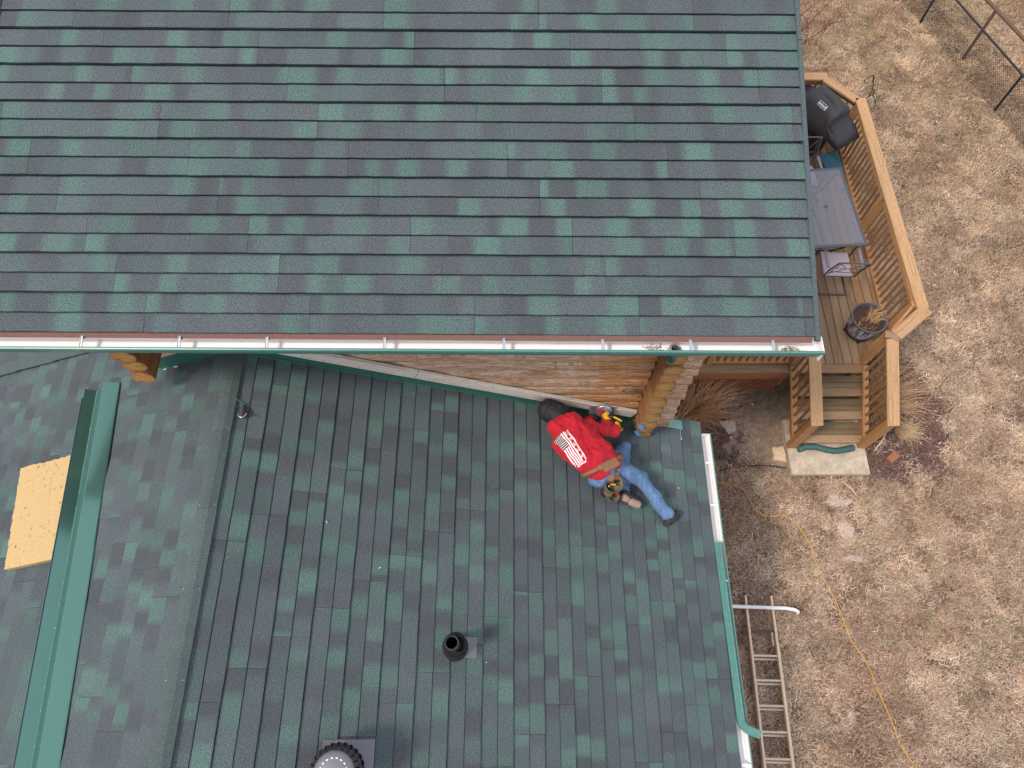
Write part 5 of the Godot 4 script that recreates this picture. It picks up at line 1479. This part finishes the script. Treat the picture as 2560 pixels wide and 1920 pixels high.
func build_person() -> void:
	var pe := thing("person", "roofer in a red hoodie, jeans and tool belt stretched out beside the log wall", "person")
	var head := Vector3(0.45, 3.535, -2.77); var crown := Vector3(0.385, 3.515, -2.81)
	var neck := Vector3(0.51, 3.565, -2.65); var chest := Vector3(0.63, 3.525, -2.50); var waist := Vector3(0.803, 3.455, -2.342); var pelvis := Vector3(0.932, 3.36, -2.265)
	var rsh := Vector3(0.755, 3.45, -2.655); var rel := Vector3(1.07, 3.25, -2.69); var rwr := Vector3(1.00, 3.235, -2.80); var rha := Vector3(1.03, 3.25, -2.83)
	var lsh := Vector3(0.485, 3.49, -2.50); var lel := Vector3(0.62, 3.22, -2.74); var lwr := Vector3(0.85, 3.17, -2.84); var lha := Vector3(0.90, 3.18, -2.87)
	var rhip := Vector3(1.01, 3.31, -2.30); var rkn := Vector3(1.352, 3.035, -2.239); var ran := Vector3(1.65, 2.785, -1.93)
	var lhip := Vector3(0.90, 3.27, -2.22); var lkn := Vector3(1.205, 2.985, -2.60); var lan := Vector3(1.17, 2.965, -2.13)
	var A := (pelvis - neck).normalized(); var R := (rsh - lsh).normalized(); var Nn := R.cross(A).normalized()
	if Nn.y < 0: Nn = -Nn
	# body: one continuous figure
	var face := (Vector3(0.2, -0.9, -0.25)).normalized()
	var body := [[crown, head, 0.088, 0.085], [head + face * 0.05, crown + face * 0.055, 0.05, 0.045], [head, neck, 0.055, 0.06], [neck, chest, 0.055, 0.085], [chest, waist, 0.085, 0.085], [waist, pelvis, 0.085, 0.09],
		[lsh, rsh, 0.06, 0.06], [rsh, rel, 0.05, 0.042], [rel, rwr, 0.04, 0.028], [lsh, lel, 0.05, 0.042], [lel, lwr, 0.04, 0.028], [rwr, rha, 0.026, 0.026], [lwr, lha, 0.026, 0.026],
		[rhip, rkn, 0.08, 0.055], [rkn, ran, 0.05, 0.036], [lhip, lkn, 0.08, 0.055], [lkn, lan, 0.05, 0.036], [lhip, rhip, 0.10, 0.10],
		[crown + face * 0.095, crown + face * 0.115 + A * 0.012, 0.012, 0.014], [head + R * 0.085, head + R * 0.093 + A * 0.02, 0.014, 0.012], [head - R * 0.085, head - R * 0.093 + A * 0.02, 0.014, 0.012]]
	var bo := part(pe, "body", nets(field(body, 0.013, 0.03)), M.skin)
	for s in [-1, 1]:
		part(bo, "eye", lathe([[0.0, -0.008], [0.008, 0.0], [0.0, 0.008]], 8, crown + face * 0.088 + R * 0.032 * s - A * 0.005), M.white)
	# hoodie
	var ho := []
	for o in [-0.085, 0.0, 0.085]:
		ho.append([neck + R * o * 0.9 + A * 0.07, chest + R * o * 1.1 + A * 0.02, 0.105, 0.122]); ho.append([chest + R * o * 1.1, waist + R * o, 0.122, 0.118]); ho.append([waist + R * o, pelvis + R * o * 0.95 - A * 0.03, 0.118, 0.122])
	ho.append([lsh, rsh, 0.085, 0.09]); ho.append([rsh, rel, 0.088, 0.066]); ho.append([rel, rwr, 0.064, 0.045]); ho.append([lsh, lel, 0.085, 0.066]); ho.append([lel, lwr, 0.062, 0.045])
	ho.append([neck - R * 0.10 + Nn * 0.045 + A * 0.0, neck + R * 0.085 + Nn * 0.05 - A * 0.01, 0.07, 0.07]); ho.append([neck + Nn * 0.03, neck + A * 0.09 + Nn * 0.05, 0.08, 0.06])
	var hf := field(ho, 0.011, 0.036, 0.04, 5.5)
	var hd := part(pe, "hoodie", nets(hf), M.red)
	# flag print across the back, laid on the cloth
	var im := Image.create(104, 128, false, Image.FORMAT_RGBA8)
	im.fill(Color(0.8, 0.05, 0.1, 0.0))
	var white := Color(0.97, 0.97, 0.97, 1.0)
	for s in 7:
		var x0 := s * 15
		if s == 1: continue
		im.fill_rect(Rect2i(x0, 0 if s < 4 else 52, 8, 120 if s < 4 else 68), white)
	im.fill_rect(Rect2i(56, 0, 48, 50), Color(0.22, 0.16, 0.18, 0.55))
	for i in 6:
		for j in 7:
			im.fill_rect(Rect2i(58 + i * 8 + (j % 2) * 3, 2 + j * 7, 4, 4), white)
	var glyph := {"O": ["01110", "10001", "10001", "10001", "10001", "10001", "01110"], "M": ["10001", "11011", "10101", "10101", "10001", "10001", "10001"], "A": ["00100", "01010", "10001", "10001", "11111", "10001", "10001"], "H": ["10001", "10001", "10001", "11111", "10001", "10001", "10001"]}
	var word := "OMAHA"
	for k in 5:
		var rowsg: Array = glyph[word[k]]
		for y in 7:
			for x in 5:
				if rowsg[y][x] == "1": im.fill_rect(Rect2i(12 + (4 - x) * 3, 4 + k * 23 + y * 2, 3, 2), white)
	for k in 11:
		im.fill_rect(Rect2i(8 + k * 8, 121, 5, 6), white)
	var pm := StandardMaterial3D.new()
	pm.albedo_texture = ImageTexture.create_from_image(im)
	pm.transparency = BaseMaterial3D.TRANSPARENCY_ALPHA_SCISSOR; pm.alpha_scissor_threshold = 0.4
	pm.roughness = 0.85; pm.cull_mode = BaseMaterial3D.CULL_DISABLED
	var o3 := Vector3(0.552, 3.72, -2.555); var eu := Vector3(-0.155, 0.0, 0.10) * 0.92; var ev := Vector3(0.195, 0.0, 0.31) * 0.98
	var pr := MB.new()
	var gu := 20; var gv := 26
	for j in gv + 1:
		for i in gu + 1:
			var u := i / float(gu); var v := j / float(gv)
			var p := o3 + eu * u * lerpf(1.0, 0.74, v) + ev * v + Vector3(0, 0.12, 0)
			for q in 60:
				var d := sample(hf, p)
				if d < 0.0022: break
				p.y -= clampf(d * 0.7, 0.001, 0.03)
			pr.vert(p + Vector3(0, 0.002, 0), Vector2(u, v), Color(1, 1, 1, 1.0 if sample(hf, p) < 0.006 else 0.0))
	for j in gv:
		for i in gu:
			var k := j * (gu + 1) + i
			if pr.c[k].a * pr.c[k + 1].a * pr.c[k + gu + 1].a * pr.c[k + gu + 2].a < 0.5: continue
			pr.tri(k, k + 1, k + gu + 1); pr.tri(k + 1, k + gu + 2, k + gu + 1)
	part(hd, "flag_print", pr, pm)
	# jeans
	var je := [[waist.lerp(pelvis, 0.5), pelvis, 0.12, 0.125], [lhip, rhip, 0.125, 0.125], [rhip, rkn, 0.105, 0.078], [rkn, ran, 0.075, 0.066], [lhip, lkn, 0.105, 0.080], [lkn, lan, 0.074, 0.062], [lhip, pelvis, 0.13, 0.12]]
	part(pe, "jeans", nets(field(je, 0.011, 0.036, 0.026, 3.8)), M.denim)
	# beanie and boots
	part(pe, "black_beanie", nets(field([[crown + Vector3(-0.012, 0.0, -0.012), head, 0.114, 0.112], [head, head.lerp(neck, 0.45), 0.112, 0.09], [crown + R * 0.04, head + R * 0.05, 0.09, 0.09]], 0.012, 0.04, 0.012, 14.0)), M.cloth_black)
	var rb := [[ran + Vector3(0.02, -0.01, 0.02), ran + Vector3(0.05, -0.045, 0.03), 0.056, 0.05], [Vector3(1.655, 2.755, -1.865), Vector3(1.70, 2.745, -1.90), 0.042, 0.045], [Vector3(1.70, 2.745, -1.90), Vector3(1.775, 2.70, -1.955), 0.046, 0.040]]
	var b1 := part(pe, "boot", nets(field(rb, 0.01, 0.025)), M.boot)
	part(b1, "boot_sole", nets(field([[Vector3(1.648, 2.727, -1.842), Vector3(1.785, 2.668, -1.95), 0.036, 0.036]], 0.009, 0.01)), M.boot)
	var lb := [[lan, Vector3(1.18, 2.985, -2.085), 0.056, 0.05], [Vector3(1.165, 2.99, -2.075), Vector3(1.30, 2.915, -2.035), 0.05, 0.044]]
	var b2 := part(pe, "boot", nets(field(lb, 0.01, 0.025)), M.boot)
	part(b2, "boot_sole", nets(field([[Vector3(1.165, 3.018, -2.045), Vector3(1.19, 3.006, -2.035), 0.040, 0.038], [Vector3(1.25, 2.968, -2.01), Vector3(1.315, 2.932, -1.995), 0.042, 0.044]], 0.008, 0.006)), M.sole)
	# gloves
	for q in [[rwr, rha], [lwr, lha]]:
		var gl := MB.new()
		hand(gl, q[0], q[1], Vector3(0.1, 1, 0.4))
		part(pe, "glove", gl, M.cloth_black)
	# tool belt
	var tb := holder(pe, "tool_belt")
	var bc := pelvis.lerp(waist, 0.18)
	var loop := []
	for k in 37:
		var an := TAU * k / 36.0
		loop.append(bc + R * cos(an) * 0.225 + Nn * sin(an) * 0.140)
	part(tb, "belt", tube(loop, 0.030, 8, null, false, 0.5), M.leather)
	part(tb, "back_pad", nets(field([[bc + Nn * 0.128 + R * 0.09, bc + Nn * 0.13 - R * 0.08, 0.035, 0.035], [bc + Nn * 0.125 + R * 0.09 + A * 0.05, bc + Nn * 0.125 - R * 0.05 + A * 0.05, 0.03, 0.03]], 0.009, 0.02)), M.leather)
	for q in [[Vector3(1.005, 3.15, -2.115), Vector3(0.10, 1.0, 0.12), 0.084, 0.20], [Vector3(0.955, 3.12, -2.06), Vector3(-0.05, 1.0, 0.2), 0.06, 0.15], [Vector3(1.02, 3.04, -2.05), Vector3(0.2, 1.0, 0.25), 0.055, 0.12]]:
		var rr: float = q[2]; var hh: float = q[3]
		part(tb, "pouch", lathe([[0.0, 0.0], [rr * 0.7, 0.004], [rr * 0.9, 0.03], [rr, hh * 0.7], [rr * 1.12, hh], [rr * 1.05, hh + 0.004], [rr * 0.9, hh * 0.75], [rr * 0.7, hh * 0.4], [0.0, hh * 0.35]], 18, q[0], q[1], null, func(i, k): return (Color(1.5, 0.95, 0.65) if i == 4 or i == 5 else Color(1, 1, 1)) * (1.0 + 0.2 * nz.get_noise_2d((k % 18) * 0.9, i))), M.suede)
	part(tb, "pouch_flap", nets(field([[Vector3(0.985, 3.36, -2.205), Vector3(0.995, 3.335, -2.17), 0.055, 0.055], [Vector3(1.06, 3.33, -2.215), Vector3(1.05, 3.31, -2.165), 0.025, 0.03]], 0.009, 0.02)), M.leather)
	for q in [[Vector3(1.00, 3.30, -2.10), Vector3(1.03, 3.37, -2.075), M.yellow, 0.011], [Vector3(0.985, 3.28, -2.085), Vector3(0.97, 3.35, -2.065), M.yellow, 0.009], [Vector3(1.035, 3.30, -2.12), Vector3(1.06, 3.36, -2.12), M.black, 0.012], [Vector3(1.05, 3.12, -2.05), Vector3(1.07, 3.17, -2.04), M.red, 0.018], [Vector3(1.07, 3.31, -2.185), Vector3(1.15, 3.27, -2.13), M.suede, 0.014], [Vector3(1.02, 3.36, -2.22), Vector3(1.045, 3.41, -2.20), M.black, 0.012]]:
		part(tb, "tool_handle", tube([q[0], q[0].lerp(q[1], 0.5), q[1]], [q[3], q[3], q[3] * 0.8], 8), q[2])
	# circular saw held against the trim board
	var sw := thing("circular_saw", "yellow and black cordless circular saw held against the trim board", "power saw")
	var tr := Vector3(1, -PITCH * 0.25, 0).normalized()
	var pc := Vector3(0.965, 3.245, -2.935)
	part(sw, "shoe_plate", board(pc - tr * 0.14, pc + tr * 0.13, Vector3(0, 0.35, 1), 0.13, 0.006, 0.002), M.alu)
	part(sw, "blade_guard", lathe([[0.0, -0.014], [0.078, -0.012], [0.086, -0.004], [0.086, 0.012], [0.078, 0.02], [0.02, 0.024]], 28, pc + Vector3(0.01, 0.035, 0.022), Vector3(0, 0.5, 1)), M.alu)
	part(sw, "blade", lathe([[0.0, -0.0012], [0.083, -0.0012], [0.083, 0.0012], [0.0, 0.0012]], 36, pc + Vector3(0.01, -0.005, 0.012), Vector3(0, 0.5, 1)), M.galv)
	part(sw, "blade_cap", lathe([[0.03, 0.022], [0.028, 0.03], [0.0, 0.032]], 16, pc + Vector3(-0.03, 0.05, 0.022), Vector3(0, 0.5, 1)), M.red)
	var ma := pc + Vector3(0.03, 0.0, 0.035); var md := Vector3(0.22, 0.12, 1).normalized()
	part(sw, "motor_housing", tube([ma, ma + md * 0.02, ma + md * 0.085, ma + md * 0.1], [0.036, 0.045, 0.043, 0.034], 18), M.yellow)
	part(sw, "motor_cap", tube([ma + md * 0.098, ma + md * 0.12, ma + md * 0.135], [0.036, 0.036, 0.026], 16), M.black)
	part(sw, "rear_handle", tube([ma + md * 0.05 + Vector3(0.01, 0.03, 0), ma + md * 0.07 + Vector3(0.05, 0.055, 0), ma + md * 0.085 + Vector3(0.10, 0.045, 0.01), ma + md * 0.09 + Vector3(0.135, 0.01, 0.015), ma + md * 0.09 + Vector3(0.13, -0.03, 0.02)], [0.018, 0.019, 0.02, 0.021, 0.022], 12), M.black)
	part(sw, "front_grip", tube([ma + md * 0.09 + Vector3(-0.015, 0.02, 0), ma + md * 0.11 + Vector3(-0.02, 0.03, 0.02), ma + md * 0.12 + Vector3(-0.02, 0.02, 0.05)], [0.012, 0.012, 0.013], 10), M.yellow)
	part(sw, "grip_inlay", tube([ma + md * 0.075 + Vector3(0.055, 0.070, 0), ma + md * 0.09 + Vector3(0.10, 0.062, 0.01), ma + md * 0.095 + Vector3(0.135, 0.03, 0.012)], [0.011, 0.012, 0.011], 8), M.yellow)
	var bt := board(Vector3(1.118, 3.215, -2.80), Vector3(1.140, 3.235, -2.715), Vector3(0.25, 1, 0.0), 0.064, 0.062, 0.008)
	part(sw, "battery", bt, M.yellow)
	part(sw, "battery_latch", board(Vector3(1.140, 3.243, -2.80), Vector3(1.160, 3.258, -2.725), Vector3(0.25, 1, 0.0), 0.026, 0.03, 0.004), M.black)


func _ready() -> void:
	rng.seed = 20240
	var cam := Camera3D.new()
	cam.name = "camera"
	cam.position = Vector3(0, 10.2, 0)
	cam.rotation_degrees = Vector3(-65.0, 0, 0)
	cam.fov = 56.96
	cam.near = 0.1; cam.far = 400.0
	add_child(cam)
	cam.current = true
	var env := Environment.new()
	env.background_mode = Environment.BG_SKY
	var sky := ProceduralSkyMaterial.new()
	sky.sky_top_color = Color(0.72, 0.745, 0.785)
	sky.sky_horizon_color = Color(0.70, 0.715, 0.74)
	sky.ground_horizon_color = Color(0.45, 0.42, 0.40)
	sky.ground_bottom_color = Color(0.30, 0.27, 0.25)
	sky.sky_curve = 0.25
	var sk := Sky.new(); sk.sky_material = sky
	env.sky = sk
	env.ambient_light_source = Environment.AMBIENT_SOURCE_SKY
	env.tonemap_mode = Environment.TONE_MAPPER_LINEAR
	env.tonemap_exposure = 2.1
	env.sdfgi_enabled = true; env.ssao_enabled = true; env.ssil_enabled = true
	var we := WorldEnvironment.new()
	we.name = "world"
	we.environment = env
	add_child(we)
	var sun := DirectionalLight3D.new()
	sun.name = "sun"
	sun.light_energy = 0.5
	sun.light_color = Color(1.0, 0.96, 0.91)
	sun.light_angular_distance = 11.0
	sun.shadow_enabled = true
	add_child(sun)
	sun.look_at_from_position(Vector3(-6.0, 10, 3.0), Vector3.ZERO, Vector3.UP)
	make_materials()
	build_house()
	build_ground()
	build_deck()
	build_deck_things()
	build_turf()
	build_yard_things()
	build_roof_things()
	build_person()
